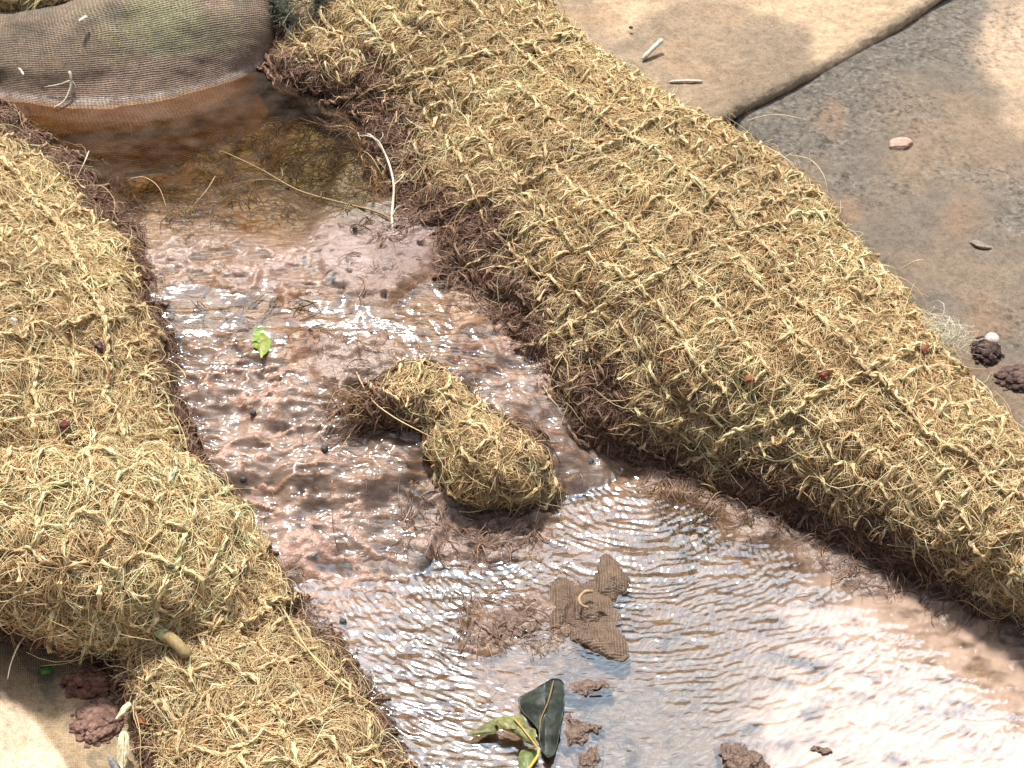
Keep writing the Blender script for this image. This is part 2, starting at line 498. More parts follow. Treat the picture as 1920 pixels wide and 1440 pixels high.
def yarn(path, nrm, r=0.0030, strands=16, pitch=0.022, fr=0.0006):
    """twisted cord along path (K,3): returns list of strand paths"""
    K = len(path)
    T = np.gradient(path, axis=0); T /= np.linalg.norm(T, axis=1, keepdims=True) + 1e-9
    A = nrm - (nrm * T).sum(1, keepdims=True) * T; A /= np.linalg.norm(A, axis=1, keepdims=True) + 1e-9
    B = np.cross(T, A)
    s = np.concatenate([[0], np.cumsum(np.linalg.norm(np.diff(path, axis=0), axis=1))])
    out = []
    th = s * 2 * math.pi / pitch + rng.uniform(0, 6)
    for q in range(strands):
        ply = (q % 2) * math.pi
        ph2 = (q // 2) * 2 * math.pi / (strands // 2) - s * 2 * math.pi / (pitch * 1.4) + rng.normal(0, .2)
        rr = r * (1 + 0.25 * vn(s * 60 + q * 9, q * 3.3, 5))
        off = A * (np.cos(th + ply) * r * 0.5 + np.cos(ph2) * rr * 0.42)[:, None] + B * (np.sin(th + ply) * r * 0.5 + np.sin(ph2) * rr * 0.42)[:, None]
        out.append(path + off)
    return out

def chop(paths, K=9):
    """cut long strand paths into overlapping tubes of K points"""
    res = []
    for p in paths:
        n = len(p)
        for i in range(0, n - K + 1, K - 1):
            res.append(p[i:i + K])
    return np.array(res)

def netwarp(u, v, seed, isu):
    return 0.015 * fbm(u * 10 + 3 * isu, v * 7, seed + 40 + isu, 2) + 0.0015 * vn(u * 26, v * 20, seed + 50 + isu)

def quilt(pt, su, sv, vr, seed, hgt):
    """the matting is drawn up under the cords and bellies between them"""
    nv_ = max(2, int(pt.lv * (vr[1] - vr[0]) / sv)); nu_ = max(2, int(pt.lu / su))
    U, V = np.meshgrid(np.linspace(0, 1, pt.c), np.linspace(0, 1, pt.r))
    a = (V - netwarp(U, V, seed, 1) / pt.lv - vr[0]) / (vr[1] - vr[0]) * nv_
    b = (U - netwarp(U, V, seed, 0) / pt.lu) * nu_
    da = np.abs(a - np.round(a)) * sv; db = np.abs(b - np.round(b)) * su
    h = np.maximum(np.exp(-(da / 0.0055) ** 2), 0.85 * np.exp(-(db / 0.0055) ** 2))
    cell = 0.4 * _h(np.floor(a), np.floor(b), seed + 77)
    pt.set(pt.G + pt.N * (hgt * (h - 0.5 - cell))[..., None])

def netting(pt, su=0.030, sv=0.034, r=0.0029, vr=(0.0, 1.0), seed=0, lift=0.0076):
    """returns strand tubes and the yarn points (u, v, angle) for fraying"""
    paths = []; fu, fv, fa = [], [], []
    nv_ = max(2, int(pt.lv * (vr[1] - vr[0]) / sv)); nu_ = max(2, int(pt.lu / su))
    def run(u, v, k, isu):
        j = netwarp(u, v, seed, isu)
        if isu: v = v + j / pt.lv
        else: u = u + j / pt.lu
        p, tu, tv, n = pt.at(u, v)
        ph = (u * nu_ if isu else v * nv_) * math.pi + (k % 2) * math.pi
        h = lift + 0.0013 * np.cos(ph) * (1 if isu else -1)
        pp = p + n * h[:, None]
        paths.extend(yarn(pp, n, r * rng.uniform(0.8, 1.15) * (1.0 if isu else 0.85)))
        e1 = tu / np.linalg.norm(tu, axis=1, keepdims=True); e2 = np.cross(n, e1)
        T = np.gradient(pp, axis=0)
        a = np.arctan2((T * e2).sum(1), (T * e1).sum(1))
        fu.append(u); fv.append(v); fa.append(a)
    for k in range(nv_ + 1):
        n = int(pt.lu / 0.0030)
        u = np.linspace(0, 1, n); run(u, np.full(n, vr[0] + (vr[1] - vr[0]) * k / nv_), k, 1)
    for k in range(nu_ + 1):
        n = int(pt.lv * (vr[1] - vr[0]) / 0.0030)
        v = np.linspace(vr[0], vr[1], n); run(np.full(n, k / nu_), v, k, 0)
    T = chop(paths, 7)
    return T, np.concatenate(fu), np.concatenate(fv), np.concatenate(fa)

def visible(px, py, m=60):
    return (px > -m) & (px < 1920 + m) & (py > -m) & (py < 1440 + m)

def crop(P, m=190):
    x, y = PX(P[:, 0]); return P[visible(x, y, m)]

def coir(name, label, pt, waterz, density=1.0, su=0.030, sv=0.034, group='coir mats lining the stream', vr=(0.0, 1.0), seed=0, mudh=0.02, edge_v=None, tone=1.0, net=True, relief=0.011):
    """a coir mat: matting, netting and loose fibres. waterz(px,py) gives the water height used for the mud line"""
    root = thing(name, label, 'coir mat', group=group)
    if net: quilt(pt, su, sv, vr, seed, relief)
    def mudf(P):
        x, y = PX(P)
        lv = waterz(x, y)
        d = P[..., 2] - lv
        nz = fbm(P[..., 0] * 18, P[..., 1] * 18, seed + 3, 3)
        return 1 - sstep(mudh * 0.35, mudh, d + nz * mudh * 0.9)
    # matting
    G = pt.G
    mf = mudf(G)[..., None]
    nz = fbm(G[..., 0] * 30, G[..., 1] * 30 + G[..., 2] * 30, seed + 5, 3)[..., None]
    basec = np.array([0.20, 0.125, 0.055]) * (1 + 0.35 * nz) * tone
    bc = basec * (1 - mf) + np.array([0.13, 0.08, 0.06]) * mf
    obj('matting', pt.mesh('matting', bc), M_BASE, root)
    area = pt.lu * pt.lv
    parts = []
    def colour(P, A, p, per=1):
        n = len(P); g = pal(A, n, p) * tone
        if per > 1:
            cell = (P[:, 0, 0] * 110).astype(int) * 7919 + (P[:, 0, 1] * 110).astype(int) * 104729 + (P[:, 0, 2] * 60).astype(int)
            pick = A[np.searchsorted(np.cumsum(GOLDP), _h(cell, cell * 0 + 5, seed) * 0.999)]
            g = g * 0.45 + pick * tone * 0.55
        loc = fbm(P[:, 2, 0] * 22, P[:, 2, 1] * 22 + P[:, 2, 2] * 22, seed + 11, 3)
        g = g * (1 + 0.3 * loc[:, None])
        f = mudf(P[:, len(P[0]) // 2]); f = (rng.random(n) < f)[:, None] * 1.0
        return np.clip(g * (1 - f) + pal(MUD, n) * f, 0.01, 0.82)
    if net:
        T, fu, fv, fa = netting(pt, su, sv, vr=vr, seed=seed)
        T = crop(T)
        c = colour(T, GOLD, np.array([0.36, 0.26, 0.12, 0.05, 0.02, 0.19]))
        V, F, C = tubes(T, np.full(len(T), 0.00056), c, taper=False)
        obj('netting', raw_mesh('netting', V, F, col=C), M_FIB, root)
        # frayed ends from the yarns
        k = int(len(fu) * 0.95 * density)
        i = rng.integers(0, len(fu), k)
        P = bundles(pt, 0, 5, 0.30, u=fu[i], v=fv[i], ang=fa[i] + rng.choice([0, math.pi], k) + rng.normal(0, 0.6, k), L=(0.018, 0.062), curv=0.45, lift=(0.002, 0.009), K=7, jit=0.0018, free=0.6, base=0.003)
        P = crop(P); parts.append(tubes(P, rng.uniform(0.00022, 0.00048, len(P)), colour(P, GOLD, GOLDP)))
    # felted ground layer of fine fibres
    def seed_uv(n):
        return rng.random(n), vr[0] + (vr[1] - vr[0]) * rng.random(n)
    nb = int(area * 12500 * density)
    u, v = seed_uv(nb)
    an = math.pi * 2.2 * fbm(u * pt.lu * 16, v * pt.lv * 16, seed + 21, 2) + rng.choice([0, 1.3, -1.1], nb)
    P = bundles(pt, 0, 6, 0.25, u=u, v=v, ang=an, L=(0.018, 0.050), curv=0.8, lift=(0.0003, 0.003), K=7, jit=0.0034, free=0.2)
    P = crop(P); parts.append(tubes(P, rng.uniform(0.0002, 0.00042, len(P)), colour(P, GOLD, GOLDP, 6)))
    # thick wisps: tight bundles of near-parallel fibres
    nb = int(area * 1700 * density)
    u, v = seed_uv(nb)
    P = bundles(pt, 0, 16, 0.09, u=u, v=v, L=(0.026, 0.06), curv=0.55, lift=(0.001, 0.005), K=7, jit=0.0026, free=0.2, base=0.001)
    P = crop(P); parts.append(tubes(P, rng.uniform(0.00022, 0.00045, len(P)), colour(P, GOLD, GOLDP, 16)))
    # long stray fibres
    nb = int(area * 8500 * density)
    u, v = seed_uv(nb)
    P = walk(pt, u, v, rng.uniform(0, 6.3, nb), rng.uniform(0.03, 0.09, nb), rng.normal(0, 1.0, nb), rng.uniform(0.003, 0.012, nb), K=9, free=0.45)
    P = crop(P); parts.append(tubes(P, rng.uniform(0.0002, 0.0004, len(P)), colour(P, GOLD, GOLDP)))
    # few that stand well proud
    nb = int(area * 2600 * density)
    u, v = seed_uv(nb)
    P = walk(pt, u, v, rng.uniform(0, 6.3, nb), rng.uniform(0.04, 0.11, nb), rng.normal(0, 1.4, nb), rng.uniform(0.008, 0.030, nb), K=14, free=0.75)
    P = crop(P); parts.append(tubes(P, rng.uniform(0.0002, 0.0004, len(P)), colour(P, GOLD[[0, 1, 5]], None)))
    V, F, C = join(parts)
    obj('loose_fibres', raw_mesh('loose_fibres', V, F, col=C), M_FIB, root, kind='stuff')
    recentre(root)
    return root

# ------------------------------------------------------------------ water level, depth and colours (control points on the stream)
LEV = [((60, 230), .085), ((250, 240), .085), ((450, 220), .085), ((300, 360), .085), ((560, 280), .085), ((680, 330), .085), ((500, 400), .085), ((700, 430), .084),
       ((300, 460), .080), ((420, 500), .078), ((600, 500), .080), ((700, 520), .080),
       ((360, 590), .070), ((500, 610), .070), ((620, 620), .069), ((760, 590), .070),
       ((380, 720), .060), ((520, 740), .058), ((650, 720), .060),
       ((430, 850), .043), ((560, 860), .041), ((700, 850), .041),
       ((500, 990), .022), ((640, 1000), .021), ((760, 1010), .018),
       ((580, 1110), .005), ((700, 1110), .004), ((680, 1190), 0), ((760, 1150), 0), ((860, 1080), .002), ((950, 1010), .006),
       ((850, 610), .067), ((930, 650), .062), ((980, 720), .050), ((1060, 780), .038), ((1110, 850), .022), ((1170, 900), .008), ((1210, 960), 0),
       ((1100, 960), .002), ((1300, 980), 0), ((1450, 1050), 0), ((1000, 1100), 0), ((1250, 1150), 0), ((1650, 1150), 0), ((1850, 1250), 0), ((1500, 1300), 0),
       ((1100, 1300), 0), ((800, 1280), 0), ((820, 1400), 0), ((1200, 1450), 0), ((1700, 1440), 0), ((2000, 1400), 0), ((900, 1600), 0), ((1500, 1650), 0)]
def LREMAP(L):
    return .085 * np.clip((L - .010) / (.073 - .010), 0, 1)
def level(px, py):
    px, py = np.asarray(px, float), np.asarray(py, float)
    k = sstep(420, 560, py)
    px, py = px + k * 34 * fbm(px / 75, py / 75, 201, 3), py + k * 22 * fbm(px / 75 + 31, py / 75, 202, 3)
    return LREMAP(shepard([a for a, _ in LEV], [b for _, b in LEV], np.asarray(px, float), np.asarray(py, float), p=1.8, eps=56))
# depth (m), lumpiness, ripple, turbidity at points
DEP = [((60, 230), .05, .2, .05, .05), ((250, 240), .055, .2, .05, .12), ((450, 240), .045, .2, .05, .10), ((300, 340), .045, .5, .08, .10), ((560, 280), .035, .6, .08, .06), ((680, 330), .015, .8, .1, .05),
       ((500, 390), .015, .6, .2, .15), ((300, 420), .004, 1.0, .6, .2), ((700, 420), -.003, .8, .2, .3), ((650, 490), -.006, .7, .2, .5), ((740, 500), -.008, .8, .2, .5),
       ((330, 480), .001, 1.3, .9, .45), ((460, 500), .001, 1.4, 1.0, .45), ((560, 530), .0005, 1.2, .8, .6),
       ((370, 590), .007, .7, .5, .10), ((480, 600), .008, .6, .4, .12), ((620, 600), .005, .7, .8, .3), ((800, 580), .006, .6, 1.2, .12),
       ((600, 660), -.003, 1.0, .4, .6), ((420, 680), .001, 1.2, .7, .5), ((520, 740), .0005, 1.2, .8, .65), ((680, 700), -.002, 1.2, .5, .5), ((640, 790), .0, 1.1, .6, .5),
       ((430, 850), .0008, 1.0, .9, .65), ((560, 860), .001, 1.2, .9, .65), ((700, 850), .003, 1.0, .9, .4), ((500, 990), .0008, 1.1, .9, .7), ((640, 1000), .001, 1.2, 1.0, .65),
       ((760, 980), .001, 1.0, 1.0, .5), ((600, 1110), .001, 1.0, .9, .6), ((720, 1080), .0, 1.3, .9, .6),
       ((900, 650), .004, .8, 1.3, .25), ((960, 700), .003, .9, 1.3, .45), ((1060, 790), .004, .6, 1.4, .4), ((1120, 860), .004, .6, 1.4, .5), ((1180, 890), .003, .8, 1.2, .6),
       ((880, 980), -.003, 1.2, .4, .4), ((930, 1020), -.003, 1.2, .4, .4), ((860, 1010), -.002, 1.2, .5, .4),
       ((1150, 960), .008, .5, 1.2, .25), ((1300, 980), .010, .5, 1.2, .05), ((1250, 1080), .014, .4, 1.1, .15), ((1450, 1060), .010, .6, .9, .1),
       ((820, 1110), .006, .6, 1.5, .08), ((950, 1080), .006, .6, 1.4, .05), ((700, 1180), .004, .8, 1.1, .4), ((980, 1150), .0, 1.0, .5, .3), ((920, 1190), -.001, 1.1, .5, .4),
       ((800, 1260), .006, .7, 1.6, .06), ((950, 1260), .006, .5, .35, .1), ((850, 1350), .006, .6, 1.5, .06), ((1150, 1330), .015, .4, .35, .02), ((1130, 1400), .008, .5, .4, .05),
       ((1300, 1250), .016, .3, .8, .08), ((1500, 1200), .012, .5, .8, .45), ((1700, 1170), .010, .6, .9, .7), ((1850, 1200), .006, .6, .9, .6), ((1700, 1300), .012, .5, .7, .8),
       ((1500, 1350), .012, .4, .6, .75), ((1850, 1350), .010, .8, .6, .7), ((1650, 1430), .012, .4, .5, .8), ((1250, 1420), .014, .4, .4, .15), ((1800, 1600), .02, .4, .5, .7), ((1000, 1600), .02, .4, .5, .4)]
DEP += [((x, y), -.002, .8, .5, .4) for x, y in [(1240, 872), (1330, 915), (1430, 965), (1540, 1008), (1650, 1060), (1770, 1115), (1900, 1180), (1060, 720), (960, 640), (880, 580)]]
DP = [d[0] for d in DEP]; DV = [(a, b, c, t) for _, a, b, c, t in DEP]
COLS = [((250, 240), (.25, .11, .035)), ((100, 250), (.22, .10, .035)), ((450, 220), (.16, .085, .03)), ((330, 320), (.17, .085, .035)), ((560, 300), (.09, .065, .022)), ((650, 350), (.10, .07, .03)),
        ((450, 380), (.18, .09, .035)), ((300, 480), (.30, .20, .155)), ((500, 500), (.30, .19, .15)), ((660, 480), (.29, .20, .17)), ((740, 470), (.20, .13, .11)),
        ((400, 600), (.20, .095, .035)), ((560, 600), (.24, .11, .04)), ((800, 590), (.22, .11, .04)), ((650, 660), (.26, .17, .13)), ((450, 740), (.37, .205, .14)), ((600, 780), (.30, .18, .13)),
        ((700, 740), (.18, .12, .09)), ((500, 900), (.38, .21, .145)), ((650, 900), (.36, .20, .135)), ((720, 820), (.22, .10, .04)), ((600, 1050), (.34, .20, .15)), ((760, 1000), (.24, .15, .11)),
        ((950, 700), (.33, .20, .15)), ((900, 690), (.28, .13, .06)), ((1080, 800), (.30, .14, .06)), ((1170, 890), (.30, .17, .11)), ((900, 1000), (.20, .13, .10)),
        ((1300, 980), (.17, .085, .03)), ((1200, 1080), (.16, .075, .03)), ((1450, 1080), (.16, .08, .03)), ((1350, 1180), (.17, .095, .055)), ((1080, 1230), (.14, .08, .05)), ((850, 1120), (.15, .08, .04)), ((950, 1280), (.22, .11, .05)), ((800, 1300), (.15, .075, .04)), ((850, 1400), (.16, .09, .04)),
        ((950, 1170), (.22, .14, .10)), ((1200, 1350), (.15, .10, .075)), ((1450, 1250), (.22, .145, .10)), ((1700, 1200), (.42, .30, .24)), ((1700, 1380), (.45, .31, .23)), ((1880, 1280), (.40, .28, .22)), ((1300, 1430), (.17, .12, .09)), ((1450, 960), (.19, .12, .09)), ((1600, 1030), (.19, .12, .09)), ((1750, 1095), (.2, .13, .1)), ((1900, 1165), (.2, .13, .1))]

CORR = [(-120, 60), (520, 30), (640, 120), (780, 230), (830, 400), (900, 560), (1040, 660), (1160, 800), (1290, 880), (1440, 970), (1620, 1050), (1960, 1190), (2400, 1380), (2500, 1900), (700, 1900),
        (720, 1560), (690, 1400), (620, 1260), (520, 1140), (410, 980), (340, 860), (310, 700), (260, 560), (220, 430), (100, 320), (-120, 260)]

def stream_grid(step, marg):
    xs = np.arange(-0.62, 0.80, step); ys = np.arange(-0.62, 0.92, step)
    X, Y = np.meshgrid(xs, ys)
    q = np.stack([X, Y, np.full(X.shape, 0.02)], -1)
    px, py = PX(q)
    for _ in range(2):
        q[..., 2] = level(px, py); px, py = PX(q)
    d = polydist(CORR, px, py)
    return X, Y, q[..., 2], px, py, d

def cut(F, keep):
    return F[keep[F].all(1)]

def build_stream():
    # ---- bed
    X, Y, L, px, py, d = stream_grid(0.0021, 130)
    dv = shepard(DP, DV, px, py, p=2.8, eps=16)
    dep, lum = dv[..., 0], dv[..., 1]
    wx = X + 0.004 * fbm(X * 60, Y * 60, 70, 2); wy = Y + 0.004 * fbm(X * 60 + 9, Y * 60, 71, 2)
    l1 = fbm(wx * 26, wy * 34, 1, 3)
    l2 = 1 - np.abs(fbm(wx * 34, wy * 84, 2, 4)) * 2
    l3 = fbm(wx * 170, wy * 210, 3, 3)
    z = L - dep + lum * (0.0026 * l1 + 0.0056 * l2 - 0.0016 + 0.0016 * l3)
    # small dark holes at the edge of the silt
    for hx, hy, hr in [(378, 772, 11), (350, 790, 7), (372, 848, 12), (350, 868, 9), (455, 1040, 14), (640, 545, 7), (690, 425, 7), (655, 520, 6), (600, 640, 10), (498, 775, 9), (605, 1165, 9), (668, 428, 5), (640, 430, 5), (720, 560, 6), (790, 470, 8)]:
        rr = np.hypot(px - hx, (py - hy) * 1.3) / hr
        z -= 0.012 * (1 - sstep(0.55, 1.0, rr))
    z -= np.clip(d, 0, 999) * 0.00028
    col = shepard([c[0] for c in COLS], [c[1] for c in COLS], px, py, p=2.0, eps=18)
    dark = sstep(0.1, 0.6, fbm(X * 45, Y * 60, 12, 4))[..., None]
    pools = sstep(0.004, 0.012, dep)[..., None]
    col = col * (1 - 0.55 * dark * pools) * (1 + 0.18 * fbm(X * 120, Y * 140, 14, 3)[..., None])
    tr = (sstep(.05, .5, -(l2 * .6 + l1 * .5)) * sstep(-.002, .001, dep) * (1 - pools[..., 0]) * .75)[..., None]
    col = col * (0.86 * (1 - tr)) + np.array([.24, .10, .038]) * tr
    # pebbles and dark grains in the silt
    gr = vn(X * 190, Y * 190, 33); gm = (sstep(0.62, 0.75, gr) * sstep(-.1, .3, fbm(X * 20, Y * 20, 35, 2)))[..., None]
    col = col * (1 - gm) + np.array([0.05, 0.045, 0.045]) * gm
    fade = sstep(-40, 40, d)[..., None]
    col = col * (1 - fade) + np.array([.12, .075, .055]) * fade
    V = np.stack([X, Y, z], -1).reshape(-1, 3)
    keep = (d < 170).ravel()
    wet = np.clip(1 - sstep(0.004, 0.02, z - L), 0.15, 1) * (1 - 0.6 * sstep(-.3, .5, fbm(X * 30, Y * 30, 44, 2)) * (dep < -0.002))
    idx = np.cumsum(keep) - 1
    F = idx[cut(gridfaces(*X.shape), keep)]
    obj('stream_bed', raw_mesh('stream_bed', V[keep], F, col=np.clip(col, .01, .8).reshape(-1, 3)[keep], attrs={'wet': wet.ravel()[keep]}), M_BED, kind='structure')
    bedp = Patch(np.stack([X, Y, z], -1)[::2, ::2])
    # ---- water
    X, Y, L, px, py, d = stream_grid(0.00145, 30)
    dv = shepard(DP, DV, px, py, p=2.8, eps=16)
    dep, lum, rip, turb = [dv[..., k] for k in range(4)]
    wx = X + 0.004 * fbm(X * 60, Y * 60, 70, 2); wy = Y + 0.004 * fbm(X * 60 + 9, Y * 60, 71, 2)
    slope = sstep(0.0, 0.02, L) * (1 - sstep(0.07, 0.083, L))          # falling water
    l1 = fbm(wx * 26, wy * 34, 1, 3); l2 = 1 - np.abs(fbm(wx * 55, wy * 80, 2, 4)) * 2
    z = L + slope * lum * (0.0014 * l1 + 0.0034 * (1 - 2 * np.abs(fbm(wx * 34, wy * 84, 2, 4))))
    # ripples of the lower pool, spreading from the foot of the chute
    c0 = W(1190, 900, 0); c1 = W(930, 1010, 0)
    r0 = np.hypot(X - c0[0], (Y - c0[1])); r1 = np.hypot(X - c1[0] , Y - c1[1])
    w1 = 0.010 * fbm(X * 14, Y * 22, 81, 3); w2 = 0.008 * fbm(X * 20, Y * 30, 82, 3)
    ph = 2 * np.pi / 0.0068
    amp = 0.5 + 0.5 * vn(X * 24, Y * 90, 83)
    amp2 = 0.5 + 0.5 * vn(X * 30 + 5, Y * 70, 84)
    w1 = w1 + 0.004 * fbm(X * 60, Y * 90, 87, 3)
    rp = 1.1 * amp * np.sin((r0 + w1) * ph * (1 + .0 * X)) + 0.6 * amp2 * np.sin((r0 * 1.0 + w2) * ph * 0.63 + 1) + 0.35 * np.sin((r1 + w2) * ph * 1.1)
    rp = rp + 1.3 * vn(wx * 45, wy * 170, 85) + 0.6 * vn(wx * 120, wy * 300, 86) + 0.8 * vn(wx * 24, wy * 90, 88)
    pool = 1 - sstep(0.0, 0.012, L)
    z = z + pool * rip * 0.00035 * rp
    # falling water: flow-aligned streaks
    a = R(-55); s_ = X * math.cos(a) + Y * math.sin(a); t_ = -X * math.sin(a) + Y * math.cos(a)
    chute = sstep(700, 860, px) * (1 - pool)
    st = vn(s_ * 45 + 3 * fbm(X * 30, Y * 30, 90, 2), t_ * 170, 91) + 0.5 * vn(s_ * 90, t_ * 380, 92)
    z = z + chute * rip * 0.0007 * st
    lft = (1 - chute) * (1 - pool)
    st2 = vn(wx * 36, wy * 130, 93) + 0.6 * vn(wx * 75 + 4, wy * 260, 94)
    top_ = sstep(.0825, .0845, L)
    z = z + lft * rip * 0.0008 * st2 * (1 - .9 * top_)
    tint = np.ones(X.shape + (3,)) * np.array([0.93, 0.86, 0.74])
    deep = sstep(0.006, 0.05, dep)[..., None]
    tint = tint * (1 - deep) + np.array([0.60, 0.50, 0.28]) * deep
    turb = np.clip(turb * (.46 + (-.04 + .9 * sstep(1350, 1600, px)) * pool) * (1 + 1.3 * fbm(X * 50, Y * 80, 95, 3)), 0, 0.85)
    keep = (d < 40).ravel()
    idx = np.cumsum(keep) - 1
    F = idx[cut(gridfaces(*X.shape), keep)]
    obj('water', raw_mesh('water', np.stack([X, Y, z], -1).reshape(-1, 3)[keep], F, col=tint.reshape(-1, 3)[keep],
        attrs={'turb': turb.ravel()[keep], 'rip': rip.ravel()[keep], 'refl': (2.2 + (REFL - 2.2) * pool).ravel()[keep], 'fine': (np.clip(rip, 0, 1.2) * (1 - 0.85 * pool)).ravel()[keep]}), M_WATER, kind='structure')
    return bedp
BED = build_stream()

# ------------------------------------------------------------------ ground and an unseen dark slope, added and shaped for the water to mirror
def ground():
    n = 81
    t = np.linspace(-1, 1, n); t = np.sign(t) * np.abs(t) ** 3 * 60
    X, Y = np.meshgrid(t, t)
    Z = -0.14 + 0.05 * fbm(X * .6, Y * .6, 5) * sstep(1.5, 4, np.hypot(X, Y))
    m = mat_simple("red_brown_soil", (0.20, 0.12, 0.08), rough=0.9, spec=0.1, scale=30, var=0.4, bump=0.6, bdist=0.01)
    obj('ground', raw_mesh('ground', np.stack([X, Y, Z], -1).reshape(-1, 3), gridfaces(n, n)), m, kind='structure')
    a = np.radians(np.linspace(-75, 75, 500)); h = np.linspace(0, 1, 30)
    A, H = np.meshgrid(a, h)
    rr = 9 + 6 * H + 0.3 * fbm(A * 8, H * 8, 6)
    top = 14.1 + 2.0 * fbm(A * 9, A * 0, 8, 5, 0.7)
    Z = -0.3 + top * H ** 0.85 + 0.4 * fbm(A * 30, H * 18, 9)
    m = mat_simple("dark_reflected_slope", (0.045, 0.06, 0.025), rough=0.95, spec=0.05, scale=2.0, var=0.7, bump=0.8, bdist=0.3)
    obj('unseen_reflected_slope', raw_mesh('unseen_reflected_slope', np.stack([rr * np.sin(A), rr * np.cos(A), Z], -1).reshape(-1, 3), gridfaces(*A.shape)), m, kind='structure')
ground()

# ------------------------------------------------------------------ fabric sheets
def colfield(G, pts, eps=25, p=2.0):
    px, py = PX(G)
    return shepard([a for a, _ in pts], [b for _, b in pts], px, py, p=p, eps=eps)

def sheets():
    # lower sheet on the right, weathered grey brown
    inner = [(900, -160), (1040, 20), (1130, 120), (1300, 230), (1420, 330), (1530, 460), (1640, 580), (1760, 720), (1880, 860), (2060, 1040), (2360, 1280)]
    iw = [W(x, y, .015) for x, y in inner]
    out = np.array([.60, .62, 0])
    p = patchw(np.array([[q + out * o + np.array([0, 0, zz + .006 * math.sin(3 * q[0] + 5 * o)]) for q in iw] for o, zz in [(0, -.06), (.04, 0), (.12, .005), (.25, .01), (.4, .01), (.6, .005), (.85, .0), (1.1, -.02)]]), res=0.0024, lump=0.004, ls=7, seed=3)
    px, py = PX(p.G)
    tan = np.array([0.235, 0.175, 0.125]); grey = np.array([0.15, 0.135, 0.115]); peach = np.array([0.48, 0.35, 0.24]); orange = np.array([0.30, 0.18, 0.11])
    blend = sstep(-0.45, 0.35, fbm(p.G[..., 0] * 9, p.G[..., 1] * 6, 31, 4))[..., None]
    SHEET2 = p
    c = tan * (1 - blend * .75) + grey * blend * .75
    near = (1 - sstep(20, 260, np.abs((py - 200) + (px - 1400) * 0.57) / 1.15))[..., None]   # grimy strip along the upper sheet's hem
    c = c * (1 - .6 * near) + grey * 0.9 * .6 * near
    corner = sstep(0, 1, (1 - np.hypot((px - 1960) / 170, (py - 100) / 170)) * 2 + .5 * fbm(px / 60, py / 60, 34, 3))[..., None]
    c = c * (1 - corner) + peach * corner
    for ox, oy, r in [(1590, 395, 40), (1800, 410, 50), (1560, 220, 50), (1850, 600, 60)]:
        o = (0.4 * (1 - sstep(0.3, 1.0, np.hypot(px - ox, py - oy) / r + .3 * fbm(px / 20, py / 20, 36, 2))))[..., None]
        c = c * (1 - o) + orange * o
    sp = fbm(p.G[..., 0] * 210, p.G[..., 1] * 210, 41, 3, .7); msk = sstep(-.1, .5, fbm(p.G[..., 0] * 12, p.G[..., 1] * 12, 42, 3) + .8 * near[..., 0] - .1)
    c = c * (1 - (0.5 * sstep(.1, .4, sp) * msk)[..., None])
    grit = (sstep(.25, .5, fbm(p.G[..., 0] * 230, p.G[..., 1] * 230, 43, 2)) * msk * .5)[..., None]
    c = c * (1 - grit) + np.array([.28, .26, .23]) * grit
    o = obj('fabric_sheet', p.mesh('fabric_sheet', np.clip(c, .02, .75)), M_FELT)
    o['label'] = 'grey brown weathered geotextile sheet on the right with the small stone lying on it'; o['category'] = 'fabric sheet'; o['group'] = 'geotextile sheets'
    # upper sheet with thick hem
    hem = [(1850, -70), (1780, -20), (1735, 8), (1690, 42), (1630, 78), (1560, 118), (1500, 150), (1440, 178), (1395, 198), (1340, 232), (1260, 290), (1150, 360)]
    hw = [W(a, b + 7, .026) for a, b in hem]
    rows = []
    Q = []
    inw = np.array([-0.55, 0.83, 0.0])
    for off, zz in [(.012, .020), (.000, .021), (-.006, .027), (-.007, .034), (-.003, .041), (.004, .0445), (.012, .0435), (.02, .040), (.04, .037), (.1, .04), (.2, .045), (.35, .05), (.6, .05), (.9, .04)]:
        Q.append([h * np.array([1, 1, 0]) + inw * off + np.array([0, 0, zz + 0.0016 * math.sin(i * 2.3)]) for i, h in enumerate(hw)])
    p = patchw(np.array(Q), res=0.003, lump=0.0022, ls=9, seed=8, fine=0.0009, fs=130)
    px, py = PX(p.G)
    dry = np.array([0.54, 0.40, 0.27]); wet = np.array([0.235, 0.185, 0.135]); rust = np.array([.36, .22, .125])
    wd = fbm(px / 90, py / 90, 51, 3) * 0.35
    # damp patch: an ellipse reaching up from the mat
    e = np.hypot((px - 1330) / 220, (py - 150) / 155)
    dm = (1 - sstep(0.86, 1.04, e + wd * .35)); dm = np.maximum(dm, 1 - sstep(-60, 40, (px - 1150) + (30 - py) * .2 + wd * 60))
    dm = np.maximum(dm, sstep(60, 130, (py - 100) - (px - 1400) * -.2 + 40 - np.clip(px - 1480, 0, 999) * 1.2))
    dm = dm[..., None]
    c = dry * (1 - dm) + wet * dm
    hm_ = np.exp(-((np.arange(p.r) / p.r * 13 - 3.6) / 1.4) ** 2)[:, None, None] * .6
    c = c * (1 - hm_) + np.array([.56, .45, .33]) * hm_  # light caught along the rounded hem, put into its colour
    r_ = (0.55 * sstep(.0, .5, fbm(px / 120, py / 45, 52, 3)) * sstep(1000, 1100, px) * (1 - sstep(1350, 1450, px)) * (1 - sstep(90, 200, py)))[..., None]
    c = c * (1 - r_) + rust * r_
    c = c * (1 + .10 * fbm(p.G[..., 0] * 40, p.G[..., 1] * 90, 54, 3)[..., None])
    tn = sstep(-.4, .5, fbm(px / 260, py / 160, 55, 3) + (1500 - px) / 700)[..., None] * .5
    c = c * (1 - tn) + np.array([.36, .26, .17]) * tn * 1.0
    o = obj('fabric_sheet', p.mesh('fabric_sheet', np.clip(c, .02, .75)), M_FELT)
    SU = p
